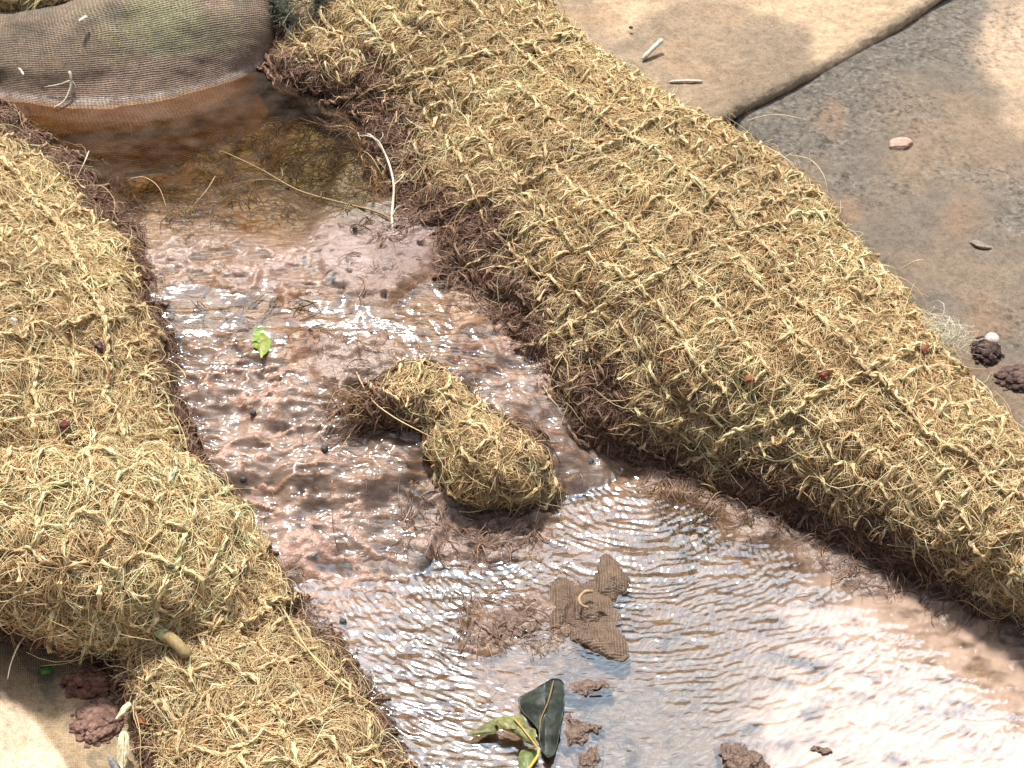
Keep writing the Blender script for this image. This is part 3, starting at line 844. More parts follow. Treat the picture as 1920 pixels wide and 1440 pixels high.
    o['label'] = 'peach coloured geotextile sheet with a damp patch and a thick hem, at the top'; o['category'] = 'fabric sheet'; o['group'] = 'geotextile sheets'
    # bottom-left sheet
    rows = [[(x, y, .006 + (.02 if x < 0 else 0)) for x in range(-300, 620, 115)] for y in range(1020, 1700, 85)]
    p = patch(rows, res=0.003, lump=0.003, ls=8, seed=12)
    px, py = PX(p.G)
    # dry below a curved line (0,1300)-(120,1440)
    line = py - (1292 + 0.62 * px + 0.0042 * px ** 2) + 14 * fbm(px / 40, py / 40, 61, 3)
    dm = (1 - sstep(-9, 9, line))[..., None]
    dry = np.array([0.72, 0.53, 0.38]); wet = np.array([0.34, 0.25, 0.155])
    c = dry * (1 - dm) + wet * dm
    g = (0.65 * sstep(0, .45, fbm(px / 30, py / 30, 63, 4) + .25 - np.abs(line + 90) / 160) * dm[..., 0])[..., None]
    c = c * (1 - g) + np.array([.13, .115, .09]) * g
    o = obj('fabric_sheet', p.mesh('fabric_sheet', np.clip(c, .02, .78)), M_FELT)
    o['label'] = 'peach geotextile sheet with a curved wet margin in the bottom left corner'; o['category'] = 'fabric sheet'; o['group'] = 'geotextile sheets'
    return SHEET2, SU, p
SHEET2, SHEETU, SHEETB = sheets()

# ------------------------------------------------------------------ net-covered sandbag at the top left
def sack():
    rows = [[(-60, 320, .035), (30, 325, .035), (150, 330, .035), (300, 316, .035), (420, 285, .035), (510, 240, .035), (570, 200, .03)],
            [(-60, 262, .062), (40, 266, .062), (150, 272, .062), (300, 260, .062), (420, 228, .060), (492, 190, .055), (535, 160, .045)],
            [(-70, 215, .078), (20, 226, .078), (130, 236, .078), (280, 228, .078), (400, 196, .077), (480, 160, .072), (518, 140, .06)],
            [(-80, 165, .088), (8, 176, .088), (120, 190, .088), (260, 184, .088), (390, 158, .088), (480, 125, .088), (518, 110, .075)],
            [(-90, 110, .115), (0, 122, .115), (120, 125, .118), (260, 112, .12), (390, 90, .12), (485, 70, .115), (522, 60, .09)],
            [(-100, 55, .135), (-5, 68, .135), (110, 60, .143), (260, 40, .15), (390, 15, .15), (485, 5, .14), (528, 0, .10)],
            [(-110, 20, .14), (0, 30, .14), (100, 18, .15), (240, -20, .165), (380, -60, .165), (480, -60, .15), (535, -60, .10)],
            [(-110, 0, .12), (10, 5, .12), (100, -5, .12), (240, -80, .14), (380, -120, .14), (480, -120, .12), (540, -120, .08)],
            [(-110, 0, .05), (10, 0, .05), (100, -20, .05), (240, -90, .05), (380, -140, .05), (480, -140, .04), (540, -140, .03)]]
    p = patch(rows, res=0.0022, lump=0.0025, ls=14, seed=15, fine=0.0006, fs=60)
    # drag folds running down the cloth
    px, py = PX(p.G)
    fold = np.sin((px + py * .75) / 30 + 1.5 * fbm(px / 70, py / 70, 66, 2)) * sstep(.09, .12, p.G[..., 2]) * (1 - sstep(230, 420, px))
    p.set(p.G + p.N * (0.0016 * fold)[..., None])
    px, py = PX(p.G)
    mauve = np.array([.24, .18, .13]); green = np.array([.27, .25, .15]); grey = np.array([.17, .155, .12]); orange = np.array([.36, .18, .075]); pink = np.array([.36, .25, .20])
    c = mauve[None, None] * np.ones(px.shape + (1,))
    g = (1 - sstep(.3, 1.1, np.hypot((px - 290 - (py) * .2) / 150, (py - 50) / 75) + .35 * fbm(px / 40, py / 40, 71, 3)))[..., None]
    c = c * (1 - g) + green * g
    d = (sstep(.05, .5, fbm(px / 60, py / 30, 72, 3)) * (py < 100))[..., None] * .6
    c = c * (1 - d) + grey * .8 * d
    pk = (1 - sstep(0, 50, np.abs(py - 150 + (px - 250) * .12)))[..., None] * .6
    c = c * (1 - pk) + pink * pk
    zz = p.G[..., 2]
    rim = (np.exp(-((zz - .0895) / .0022) ** 2) * (.5 + .5 * fbm(px / 14, py / 14, 75, 2)) * .7)[..., None]
    c = c * (1 - rim) + np.array([.62, .55, .50]) * rim
    sub = (1 - sstep(.084, .0875, zz))[..., None]
    c = c * (1 - sub) + orange * sub
    o = obj('sandbag', p.mesh('sandbag', np.clip(c, .02, .7)), M_SACK)
    o['label'] = 'rounded sandbag under grey green jute net, half sunk in the upper pool'; o['category'] = 'sandbag'
    return p
SACK = sack()

# ------------------------------------------------------------------ coir mats
def lv(px, py): return level(px, py)
foot = [(430, -180), (500, 150 - 60), (640, 190), (735, 290), (770, 440), (850, 560), (990, 650), (1120, 790), (1290, 870), (1500, 985), (1760, 1095), (2080, 1260), (2400, 1440)]
crest = [(800, -230), (925, -40), (1050, 75), (1160, 165), (1265, 225), (1370, 275), (1490, 400), (1590, 525), (1700, 660), (1830, 800), (1990, 960), (2270, 1190), (2600, 1430)]
fz = [.10, .092, .088, .086, .082, .072, .062, .040, .010, .003, .003, .003, .003]
rows = []
hz = [.17, .17, .165, .16, .155, .15, .14, .132, .122, .112, .105, .10, .10]
for k, prof in [(-.10, -.22), (0.0, 0.0), (.18, .30), (.36, .58), (.55, .80), (.74, .93), (.90, .99), (1.0, 1.0)]:
    rows.append([(f[0] + (c[0] - f[0]) * k, f[1] + (c[1] - f[1]) * k, z0 + (h - z0) * prof) for f, c, z0, h in zip(foot, crest, fz, hz)])
Q = np.array([[W(*q) for q in r] for r in rows])
back = Q[-1] - Q[1]; back[:, 2] = 0; back /= np.linalg.norm(back, axis=1, keepdims=True)
for off, dz in [(.035, -.012), (.065, -.045), (.085, -.10), (.09, -.16)]:
    Q = np.concatenate([Q, (Q[7] + back * off + np.array([0, 0, dz]))[None]])
PR = patchw(Q, res=0.0035, lump=0.009, ls=9, seed=21, fine=0.003, fs=40)
coir('coir_mat', 'broad golden coir mat rolled over the right bank, with a clear diamond netting', PR, lv, density=1.0, seed=100, mudh=.045, su=.037, sv=.037, relief=.0118, vr=(0.02, .97))

rows = [[(20, 190, .07), (130, 260, .065), (260, 350, .06), (345, 500, .05), (385, 640, .045), (420, 790, .03), (480, 920, .01), (560, 1060, -.01)],
        [(-40, 205, .09), (70, 275, .088), (205, 365, .084), (285, 520, .074), (325, 660, .066), (352, 800, .052), (420, 930, .032), (500, 1060, .012)],
        [(-70, 215, .105), (40, 295, .105), (160, 390, .10), (240, 530, .095), (280, 670, .088), (310, 810, .075), (360, 915, .05), (440, 1030, .02)],
        [(-100, 230, .125), (0, 310, .13), (110, 420, .12), (180, 545, .117), (215, 685, .11), (240, 820, .095), (280, 920, .07), (360, 1030, .03)],
        [(-180, 260, .16), (-60, 340, .155), (30, 450, .15), (80, 560, .147), (110, 700, .14), (120, 830, .12), (150, 930, .085), (250, 1040, .04)],
        [(-280, 300, .185), (-160, 380, .18), (-80, 480, .175), (-40, 600, .17), (-20, 720, .16), (-20, 850, .13), (0, 960, .085), (100, 1060, .04)],
        [(-420, 360, .19), (-300, 430, .19), (-230, 520, .18), (-190, 640, .17), (-160, 760, .16), (-160, 880, .12), (-140, 980, .08), (0, 1080, .03)]]
PA = patch(rows, res=0.0035, lump=0.008, ls=12, seed=23, fine=0.003, fs=40)
coir('coir_mat', 'shaggy golden coir mat on the upper left bank beside the upper pool', PA, lv, density=1.15, seed=200, su=.04, sv=.036, vr=(.08, 1))

rows = [[(-110, 800, 0.045), (60, 790, 0.054), (200, 800, 0.054), (320, 840, 0.045), (420, 900, 0.027), (500, 1000, 0.000), (580, 1120, -0.020)],
        [(-110, 825, 0.100), (50, 815, 0.105), (190, 825, 0.100), (310, 862, 0.090), (395, 925, 0.068), (462, 1010, 0.036), (545, 1130, 0.000)],
        [(-110, 855, 0.126), (45, 850, 0.127), (175, 862, 0.124), (285, 900, 0.109), (365, 960, 0.095), (430, 1040, 0.059), (515, 1145, 0.018)],
        [(-100, 910, 0.139), (35, 915, 0.139), (150, 930, 0.134), (250, 965, 0.122), (330, 1020, 0.100), (400, 1085, 0.072), (480, 1165, 0.032)],
        [(-100, 1000, 0.130), (20, 1010, 0.130), (130, 1030, 0.122), (220, 1060, 0.109), (300, 1110, 0.090), (370, 1150, 0.063), (440, 1190, 0.032)],
        [(-100, 1090, 0.097), (10, 1105, 0.097), (110, 1125, 0.090), (200, 1145, 0.081), (280, 1170, 0.063), (340, 1190, 0.045), (410, 1215, 0.023)],
        [(-100, 1155, 0.059), (0, 1170, 0.050), (90, 1200, 0.041), (180, 1210, 0.036), (260, 1222, 0.027), (320, 1230, 0.018), (390, 1240, 0.005)],
        [(-90, 1160, 0.000), (10, 1180, -0.010), (100, 1210, -0.010), (190, 1215, -0.010), (265, 1225, -0.010), (325, 1232, -0.020), (395, 1245, -0.020)]]
PB = patch(rows, res=0.0035, lump=0.006, ls=13, seed=25, fine=0.0028, fs=40)
coir('coir_mat', 'bulging pale gold coir mat roll with arched yarn rows, left edge of the photo', PB, lv, density=1.1, seed=300, su=.036, sv=.038, tone=1.06)

rows = [[(500, 1090, -.03), (620, 1170, -.03), (700, 1260, -.03), (770, 1370, -.03), (820, 1480, -.03), (880, 1640, -.03)],
        [(480, 1120, .0), (580, 1185, .0), (660, 1265, 0), (715, 1370, 0), (765, 1480, 0), (820, 1640, 0)],
        [(440, 1150, .03), (530, 1220, .035), (600, 1300, .04), (650, 1395, .04), (695, 1500, .04), (740, 1650, .04)],
        [(370, 1190, .045), (450, 1260, .055), (510, 1340, .06), (550, 1430, .06), (590, 1540, .06), (640, 1670, .06)],
        [(290, 1220, .04), (350, 1285, .05), (400, 1365, .055), (430, 1455, .055), (460, 1560, .055), (500, 1690, .055)],
        [(225, 1240, .02), (265, 1310, .022), (285, 1390, .022), (310, 1480, .022), (340, 1580, .022), (370, 1710, .022)],
        [(210, 1230, -.01), (245, 1310, -.01), (262, 1390, -.01), (290, 1480, -.01), (320, 1580, -.01), (350, 1710, -.01)]]
PC = patch(rows, res=0.0035, lump=0.007, ls=14, seed=27, fine=0.003, fs=40)
coir('coir_mat', 'low tousled coir mat at the bottom left between stream and peach sheet', PC, lv, density=1.15, seed=400, su=.04, sv=.040, tone=0.98)

rows = [[(-300, 60, .10), (-120, 50, .10), (20, 42, .10), (140, 30, .10), (260, 10, .10), (350, -30, .10)],
        [(-300, 10, .15), (-120, 0, .15), (20, 0, .15), (140, -10, .15), (260, -40, .15), (350, -60, .14)],
        [(-300, -60, .16), (-120, -70, .16), (20, -70, .16), (140, -80, .16), (260, -110, .15), (350, -130, .14)],
        [(-300, -160, .12), (-120, -170, .12), (20, -170, .12), (140, -180, .12), (260, -200, .12), (350, -220, .1)]]
PT = patch(rows, res=0.004, lump=0.004, ls=16, seed=29)
coir('coir_mat', 'strip of coir mat showing behind the sandbag in the top left corner', PT, lv, density=1.3, seed=500, tone=0.85)

rows = [[(690, 728, .05), (752, 686, .058), (835, 688, .050), (906, 742, .040), (965, 795, .032), (1015, 848, .018), (1038, 897, -.01)],
        [(698, 738, .066), (756, 698, .077), (826, 701, .072), (886, 750, .062), (944, 802, .056), (996, 857, .044), (1029, 906, .012)],
        [(706, 754, .070), (760, 722, .083), (824, 731, .080), (876, 784, .073), (927, 834, .068), (977, 880, .052), (1019, 919, .016)],
        [(706, 770, .066), (760, 754, .074), (810, 772, .068), (852, 828, .062), (893, 880, .056), (948, 915, .040), (1006, 931, .012)],
        [(710, 784, .054), (762, 786, .056), (800, 822, .044), (824, 880, .034), (868, 926, .020), (933, 943, .010), (996, 943, .0)],
        [(712, 795, .04), (762, 800, .034), (794, 835, .02), (812, 885, .01), (861, 938, .0), (931, 959, -.015), (990, 954, -.02)]]
PM = patch(rows, res=0.003, lump=0.006, ls=22, seed=31, fine=0.005, fs=40)
coir('coir_tuft', 'curled coir roll lying midstream among silt and running water', PM, lv, density=1.7, seed=600, su=.03, sv=.03, group=None, mudh=.018, tone=1.0)

# ------------------------------------------------------------------ muddy fibre tangles along the waterline and submerged fibres
def in_px(P, poly):
    x, y = PX(P); return polydist(poly, x, y)

def mud_tangles():
    parts = []
    # along the feet of the mats, on bed
    n = 60000
    u = rng.random(n); v = rng.random(n)
    p, _, _, _ = BED.at(u, v); x, y = PX(p); d = polydist(CORR, x, y)
    w = np.exp(-(np.clip(-d, 0, 999) / 26) ** 2) * (d < 60)
    for cx, cy, rx, ry, s in [(900, 1000, 130, 40, .9), (930, 1160, 80, 50, .8), (700, 740, 60, 60, .8), (850, 960, 80, 30, .9), (640, 660, 60, 30, .5), (1420, 950, 190, 45, 1), (1640, 1060, 160, 42, 1), (1830, 1140, 120, 36, .9), (620, 170, 90, 70, .9), (1090, 1350, 40, 60, .3), (1095, 1150, 55, 65, .5), (1230, 850, 60, 30, .6), (740, 430, 50, 90, .6), (760, 800, 40, 40, .7)]:
        w = np.maximum(w, s * np.exp(-((x - cx) / rx) ** 2 - ((y - cy) / ry) ** 2))
    w = w * np.clip(.75 + .9 * fbm(x / 40, y / 40, 303, 3), .1, 1)
    k = (rng.random(n) < w * .75) & visible(x, y, 40)
    u, v = u[k], v[k]
    P = bundles(BED, 0, 3, 0.4, u=u, v=v, L=(0.010, 0.036), curv=1.3, lift=(0.001, 0.009), K=7, jit=0.003, free=0.4, base=0.001)
    c = pal(MUD, len(P), var=.18)
    P2 = P; parts.append(tubes(P2, rng.uniform(0.0002, 0.0006, len(P)), c))
    # over the lowest part of the right-hand and left mats
    for pt, v0, v1, nn in [(PR, 0.03, 0.30, 4200), (PA, 0.08, 0.22, 900), (PB, .02, .10, 200), (PC, .1, .22, 500)]:
        n = nn; u = rng.random(n); v = v0 + (v1 - v0) * rng.random(n) ** 1.8
        P = bundles(pt, 0, 3, 0.5, u=u, v=v, L=(0.012, 0.04), curv=1.4, lift=(0.002, 0.010), K=7, jit=0.004, free=0.4, base=0.002)
        P = crop(P); parts.append(tubes(P, rng.uniform(0.00022, 0.0006, len(P)), pal(MUD, len(P), var=.2)))
    V, F, C = join(parts)
    o = obj('muddy_fibre_tangle', raw_mesh('muddy_fibre_tangle', V, F, col=C), M_MUDF, kind='stuff')
    o['label'] = 'mud-coated brown coir fibres matted along the waterline'; o['category'] = 'fibres'
    # under water, olive
    n = 14000
    u = rng.random(n); v = rng.random(n)
    p, _, _, _ = BED.at(u, v); x, y = PX(p)
    w = np.exp(-((x - 570) / 170) ** 2 - ((y - 290) / 90) ** 2) + .7 * np.exp(-((x - 330) / 160) ** 2 - ((y - 370) / 45) ** 2) + .35 * np.exp(-((x - 470) / 160) ** 2 - ((y - 600) / 35) ** 2) + .3 * np.exp(-((x - 1330) / 130) ** 2 - ((y - 985) / 50) ** 2)
    k = rng.random(n) < w
    P = bundles(BED, 0, 4, 0.35, u=u[k], v=v[k], L=(0.012, 0.04), curv=1.2, lift=(0.002, 0.012), K=7, jit=0.004, base=0.001)
    V, F, C = tubes(P, rng.uniform(0.0003, 0.0008, len(P)), pal(OLIVE, len(P), var=.2))
    o = obj('sunken_fibre_tangle', raw_mesh('sunken_fibre_tangle', V, F, col=C), M_MUDF, kind='stuff')
    o['label'] = 'olive coir fibres under the water of the upper pool'; o['category'] = 'fibres'
mud_tangles()
#DETAILS
# ------------------------------------------------------------------ small things
ALLP = [PR, PA, PB, PC, PT, PM, SACK, SHEET2, SHEETU, SHEETB, BED]
_PXC = {}
def surf(px, py, *patches):
    """front-most surface point under a pixel, with its normal"""
    best = None
    for k, p in enumerate(patches or ALLP):
        key = id(p)
        if key not in _PXC: _PXC[key] = (PX(p.G), ((p.G - CP) @ FWD))
        (x, y), dd = _PXC[key]
        m = (np.abs(x - px) < 5) & (np.abs(y - py) < 5) & (p.N @ (-FWD) > 0)
        if not m.any(): continue
        j = np.argwhere(m); d = dd[m]; q = j[d.argmin()]
        if best is None or d.min() < best[0] - 0.002: best = (d.min(), p.G[q[0], q[1]], p.N[q[0], q[1]])
    if best is None: return W(px, py, 0.0), np.array([0, 0, 1.0])
    return best[1].copy(), best[2].copy()

def smooth(pts, n=14):
    return crom(np.asarray(pts, float), np.linspace(0, 1, n))

def stem_mesh(name, stems, col, sides=7, knob=0.12):
    """stems: list of (points, r0, r1)"""
    parts = []
    for k, (pts, r0, r1) in enumerate(stems):
        P = smooth(pts, max(10, 4 * len(pts)))[None]
        K = P.shape[1]; t = np.linspace(0, 1, K)
        rr = (r0 + (r1 - r0) * t) * (1 + knob * vn(t * 9, t * 0 + k, 3)); rr[0] *= .5; rr[-1] *= .3
        c = np.array(col) * (1 + .25 * vn(t * 12, t * 0 + k * 2, 8))[:, None]
        parts.append(tubes(P, rr[None], np.clip(c, .01, .85)[None], sides=sides, taper=False))
    V, F, C = join(parts)
    return raw_mesh(name, V, F, col=C)

def place(o):
    """origin at the base of the mesh"""
    me = o.data; n = len(me.vertices); a = np.empty(n * 3, np.float32); me.vertices.foreach_get('co', a); a = a.reshape(-1, 3)
    b = np.array([a[:, 0].mean(), a[:, 1].mean(), a[:, 2].min()])
    me.vertices.foreach_set('co', (a - b).astype(np.float32).ravel()); me.update(); o.location = b
    return o

def solo(name, me, mat, label, cat, group=None):
    o = obj(name, me, mat, label=label, category=cat)
    if group: o['group'] = group
    return place(o)

M_STICK = mat_simple("bleached_wood", rough=0.7, spec=0.2, scale=500, var=0.3, bump=0.6, bdist=0.0004, useattr=True)
M_LEAF = mat_simple("leaf_skin", rough=0.45, spec=0.4, scale=260, var=0.45, bump=0.7, bdist=0.0006, useattr=True, trans=0.2)
M_STONE = mat_simple("stone", rough=0.75, spec=0.3, scale=320, var=0.25, bump=0.7, bdist=0.0008, useattr=True)
M_SOIL = mat_simple("damp_soil", rough=0.75, spec=0.25, scale=260, var=0.55, bump=1.0, bdist=0.003, useattr=True)
M_SILTL = mat_simple("wet_silt_lump", rough=0.42, spec=0.5, scale=330, var=0.55, bump=1.0, bdist=0.003, useattr=True)

PALE = (.62, .54, .40)
def strand(pxs, z, label, r=0.0007, col=PALE, name='loose_strand', cat='fibre strand', group='loose strands of fibre', lift=0.003, patches=()):
    pts = []
    for i, q in enumerate(pxs):
        if z is None:
            p, n = surf(q[0], q[1], *patches); p = p + n * (lift if len(q) < 3 else q[2])
        else: p = W(q[0], q[1], z if len(q) < 3 else z + q[2])
        pts.append(p)
    return solo(name, stem_mesh(name, [(pts, r, r * .5)], col, sides=5), M_STICK, label, cat, group)

# bleached forked twig beside the upper pool
tw = thing('forked_twig', 'white bleached forked twig standing by the right edge of the upper pool', 'twig')
def zz(l): return [W(a, b, .088 + (c[0] if c else 0)) for a, b, *c in l]
obj('stem', stem_mesh('stem', [(zz([(737, 452, .0), (735, 405, .006), (738, 345, .012), (724, 293, .014), (700, 258, .012), (688, 250, .010)]), 0.0016, .0007),
                               (zz([(738, 347, .012), (752, 335, .012), (758, 326, .014)]), .0011, .0005),
                               (zz([(724, 293, .014), (712, 268, .016), (700, 256, .015)]), .0010, .0004),
                               (zz([(700, 258, .012), (684, 254, .008), (672, 255, .004)]), .0009, .0004),
                               (zz([(735, 408, .006), (742, 392, .012), (752, 384, .014)]), .0009, .0004),
                               (zz([(712, 264, .014), (718, 255, .018), (717, 247, .02)]), .0007, .0003)], (.56, .49, .38)), M_STICK, tw)
b = obj('side_branch', stem_mesh('side_branch', [(zz([(734, 410, .006), (700, 395, .003), (640, 380, .002), (560, 357, .001), (490, 318, .0005), (415, 282, -.001)]), .0012, .0006),
                               (zz([(520, 340, .001), (500, 336, .002), (470, 338, .001)]), .0005, .0003), (zz([(528, 338, .001), (530, 328, .006), (528, 316, .008)]), .0008, .0005),
                               (zz([(552, 352, .001), (554, 342, .006), (553, 336, .009)]), .0009, .0005), (zz([(602, 372, .002), (602, 362, .006), (601, 358, .008)]), .0009, .0005)], (.30, .22, .12)), M_STICK, tw)
b['label'] = 'thin dark brown side branch trailing over the water'
recentre(tw)
tw2 = thing('small_twig', 'pale three-forked twig lying on the wet hem of the sandbag', 'twig')
def sk(l): return [surf(a, b, SACK)[0] + np.array([0, -.002, c]) for a, b, c in l]
obj('stem', stem_mesh('stem', [(sk([(134, 142, .005), (140, 158, .007), (134, 176, .006), (118, 190, .004)]) + [W(100, 202, .088)], .0020, .0007),
                               (sk([(138, 162, .006), (112, 168, .005), (80, 170, .003)]), .0012, .0005), (sk([(138, 160, .006), (148, 172, .004)]), .0008, .0004)], (.62, .56, .44)), M_STICK, tw2)
recentre(tw2)
strand([(245, 335, .001), (272, 333, .008), (298, 352, .010), (313, 392, .001)], .0855, 'arched pale strand rising from the upper pool, left of two', r=.0008, col=(.42, .30, .18))
strand([(404, 330, .012), (388, 356, .008), (362, 386, .001)], .0855, 'short straight pale strand leaning out of the upper pool, right of two', r=.0007, col=(.42, .30, .18))
strand([(167, 283, .018), (158, 305, .014), (143, 336, .002)], .09, 'upright pale strand on the left bank beside the sandbag', r=.0009)
strand([(64, 1176, .01), (38, 1205, .02), (22, 1240, .012), (14, 1274, .002)], .03, 'pale curved strand hanging over the bottom left sheet', r=.0009)
strand([(652, 662, .010), (690, 740, .02), (735, 780, .03), (800, 815, .03), (840, 838, .012)], .055, 'long pale strand sweeping across to the midstream coir roll', r=.0008, col=(.55, .43, .24))
strand([(530, 1140, .012), (575, 1215, .02), (630, 1275, .02), (715, 1330, .006)], .03, 'long golden strand arching over the low bottom coir mat, the longer of two', r=.0008, col=(.60, .47, .25))
strand([(545, 1195, .014), (600, 1240, .02), (660, 1300, .012)], .03, 'shorter golden strand arching over the low bottom coir mat', r=.0007, col=(.60, .47, .25))
strand([(1400, 226, .0), (1450, 215, .01), (1500, 222, .016), (1540, 238, .004)], .12, 'thin strand springing from the mat over the dark sheet below the hem', r=.0006, col=(.55, .45, .3))
strand([(1480, 290, .0), (1520, 300, .012), (1545, 330, .014), (1552, 365, .002)], .11, 'hooked strand bowing off the crest of the right mat', r=.0006, col=(.55, .45, .3))
strand([(1690, 505, .0), (1715, 490, .02), (1733, 487, .022)], .10, 'short stiff strand sticking out over the grey sheet', r=.0008, col=(.6, .5, .32))

# sticks by the upper sheet
def stick(a, b, r, label, z=.055, dz=(0, 0.0), col=(.55, .50, .43)):
    p, q = surf(*a, SHEETU)[0] + [0, 0, r + dz[0]], surf(*b, SHEETU)[0] + [0, 0, r + dz[1]]
    m = (p + q) / 2 + np.array([0, 0, .001])
    return solo('dry_stick', stem_mesh('dry_stick', [([p, m, q], r * .8, r)], col), M_STICK, label, 'stick', 'dry sticks beside the right mat')
stick((1200, 112), (1243, 91), .0034, 'stubby grey stick end poking out of the right mat over the damp patch', z=.055, dz=(0, .012))
stick((1252, 153), (1320, 151), .0019, 'slim pale stick lying flat across the damp patch below the stubby one', z=.052, dz=(0, .0))

# frayed knot on the crest
def tuft(name, label, cx, cy, n, rad, L, cols, up=.02, patches=(), thick=(.0003, .0006), arch=1.0):
    p0, nn = surf(cx, cy, *patches)
    a = rng.uniform(0, 2 * np.pi, n); l = rng.uniform(L[0], L[1], n); K = 8
    P = np.empty((n, K, 3))
    off = rng.normal(0, rad, (n, 3)); off[:, 2] *= .3
    for k in range(K):
        t = k / (K - 1)
        P[:, k] = p0 + off + np.stack([np.cos(a + t * 1.2) * l * t, np.sin(a + t * 1.2) * l * t * .8, up * arch * np.sin(math.pi * t * .8) * rng.uniform(.8, 1.2) + 0 * l], -1)
    V, F, C = tubes(P, rng.uniform(thick[0], thick[1], n), pal(np.array(cols), n))
    return solo(name, raw_mesh(name, V, F, col=C), M_FIB, label, 'fibre tuft')
tuft('frayed_knot', 'reddish brown frayed yarn knot arching up on the crest near the sheet hem', 1362, 222, 130, .008, (.015, .038), [(.36, .22, .12), (.5, .36, .2), (.25, .13, .07)], up=.03, patches=(PR,))
tuft('pale_fluff', 'whitish fluff of fine fibres on the right edge of the broad mat', 1765, 640, 260, .010, (.012, .034), [(.75, .70, .58), (.68, .6, .44)], up=.016, patches=(PR,), thick=(.00018, .0003))
tuft('muddy_clump', 'dark muddy clump of fibre caught near the top of the right mat', 805, 60, 160, .008, (.008, .02), [(.12, .08, .06), (.16, .1, .08)], up=.008, patches=(PR,))

# leaves
def outline_mesh(name, pts, zf, col, thick=.0006, rings=7, dome=0.0, rough=.0, seed=0, colf=None, flat=None):
    """filled outline (pixels on a height), domed in the middle; zf(px,py) or constant height"""
    pts = np.asarray(pts, float); n0 = len(pts)
    t = np.arange(n0 * 5) / 5.0; i = np.floor(t).astype(int); f = (t - i)[:, None]
    A, B, C_, D = pts[(i - 1) % n0], pts[i % n0], pts[(i + 1) % n0], pts[(i + 2) % n0]
    O = 0.5 * (2 * B + (C_ - A) * f + (2 * A - 5 * B + 4 * C_ - D) * f ** 2 + (3 * B - A - 3 * C_ + D) * f ** 3)
    n = len(O); cen = O.mean(0)
    V = []
    rr = np.linspace(1, 0.02, rings)
    for r in rr:
        q = cen + (O - cen) * r
        if rough: q = q + rough * (r > .05) * np.stack([fbm(q[:, 0] / 9, q[:, 1] / 9, seed, 3), fbm(q[:, 0] / 9, q[:, 1] / 9, seed + 5, 3)], -1)
        z = (zf(q[:, 0], q[:, 1]) if callable(zf) else np.full(n, zf)) + dome * (1 - r ** 2.2)
        V.append(W(q[:, 0], q[:, 1], z))
    T = np.array(V)
    if dome and rough: T = T + np.stack([np.zeros(T.shape[:2])] * 2 + [dome * .35 * fbm(T[..., 0] * 150, T[..., 1] * 150, seed + 3, 3)], -1)
    Bt = T.copy(); Bt[..., 2] -= thick; Bt[0] = T[0] + [0, 0, -thick]
    idx = np.arange(rings * n).reshape(rings, n); F = []
    for a, sgn in ((idx, 1), (idx + rings * n, -1)):
        q = np.stack([a[:-1], np.roll(a[:-1], -1, 1), np.roll(a[1:], -1, 1), a[1:]], -1).reshape(-1, 4)
        F.append(q if sgn > 0 else q[:, ::-1])
    F.append(np.stack([idx[0], np.roll(idx[0], -1), np.roll(idx[0], -1) + rings * n, idx[0] + rings * n], -1))
    VV = np.concatenate([T.reshape(-1, 3), Bt.reshape(-1, 3)])
    px, py = PX(VV)
    C = np.array(col) * (1 + .22 * fbm(VV[:, 0] * 120, VV[:, 1] * 120, seed + 8, 3))[:, None]
    if colf is not None: C = colf(px, py, C)
    uv = VV[:, :2]
    return raw_mesh(name, VV, np.concatenate(F), col=np.clip(C, .01, .8), uv=uv)

def leaf(name, label, pts, z, col, group='fallen leaves in and beside the stream', colf=None, seed=0, dome=.003, midrib=None, mribcol=(.5, .4, .1), stalk=None, thick=.0003):
    root = thing(name, label, 'leaf', group=group)
    obj('blade', outline_mesh('blade', pts, z, col, thick=thick, dome=dome, seed=seed, colf=colf, rough=1.8, rings=14), M_LEAF, root)
    zc = (lambda a, b: float(np.ravel(z(np.array([a * 1.0]), np.array([b * 1.0])))[0])) if callable(z) else (lambda a, b: z)
    if midrib: obj('midrib', stem_mesh('midrib', [([W(a, b, zc(a, b) + dome + .0008) for a, b in midrib], .0008, .0005)], mribcol, sides=6), M_STICK, root)
    if stalk: obj('stalk', stem_mesh('stalk', [([W(a, b, zc(a, b) + .002) for a, b in stalk], .0011, .0014)], mribcol, sides=6), M_STICK, root)
    recentre(root); return root
def gl_col(px, py, C):
    m = (np.hypot((px - 492) / 11, (py - 643) / 18) < 1)[:, None] * .55
    return C * (1 - m) + np.array([.25, .16, .04]) * m
leaf('green_leaf', 'bright lime green leaf floating near the foot of the mud lip', [(480, 612), (492, 610), (502, 626), (508, 645), (500, 660), (490, 668), (484, 658), (475, 645), (474, 624)], .078, (.24, .40, .05), colf=gl_col, dome=.002, seed=3, stalk=[(491, 662), (490, 672)])
leaf('small_dark_leaf', 'small grey green leaf stuck on the silt to the right of the lime leaf', [(541, 650), (556, 642), (574, 648), (566, 658), (548, 659)], .069, (.10, .13, .11), dome=.002, seed=4)
def dl_col(px, py, C):
    m = sstep(.05, .45, fbm(px / 16, py / 16, 401, 3))[:, None] * .7; e = sstep(.5, .9, fbm(px / 5, py / 30, 402, 2))[:, None] * .5
    C = C * (1 - m) + np.array([.075, .085, .085]) * m
    return C * (1 - e) + np.array([.13, .09, .04]) * e
def dz_(px, py): return .006 + .006 * (1 - np.clip((np.asarray(py) - 1270) / 150, 0, 1)) - .00022 * np.abs(np.asarray(px) - 1022) + .0016 * np.sin(np.asarray(py) / 9) + .00012 * np.minimum(np.abs(np.asarray(px) - (1038 - (np.asarray(py) - 1276) * .24)), 22)
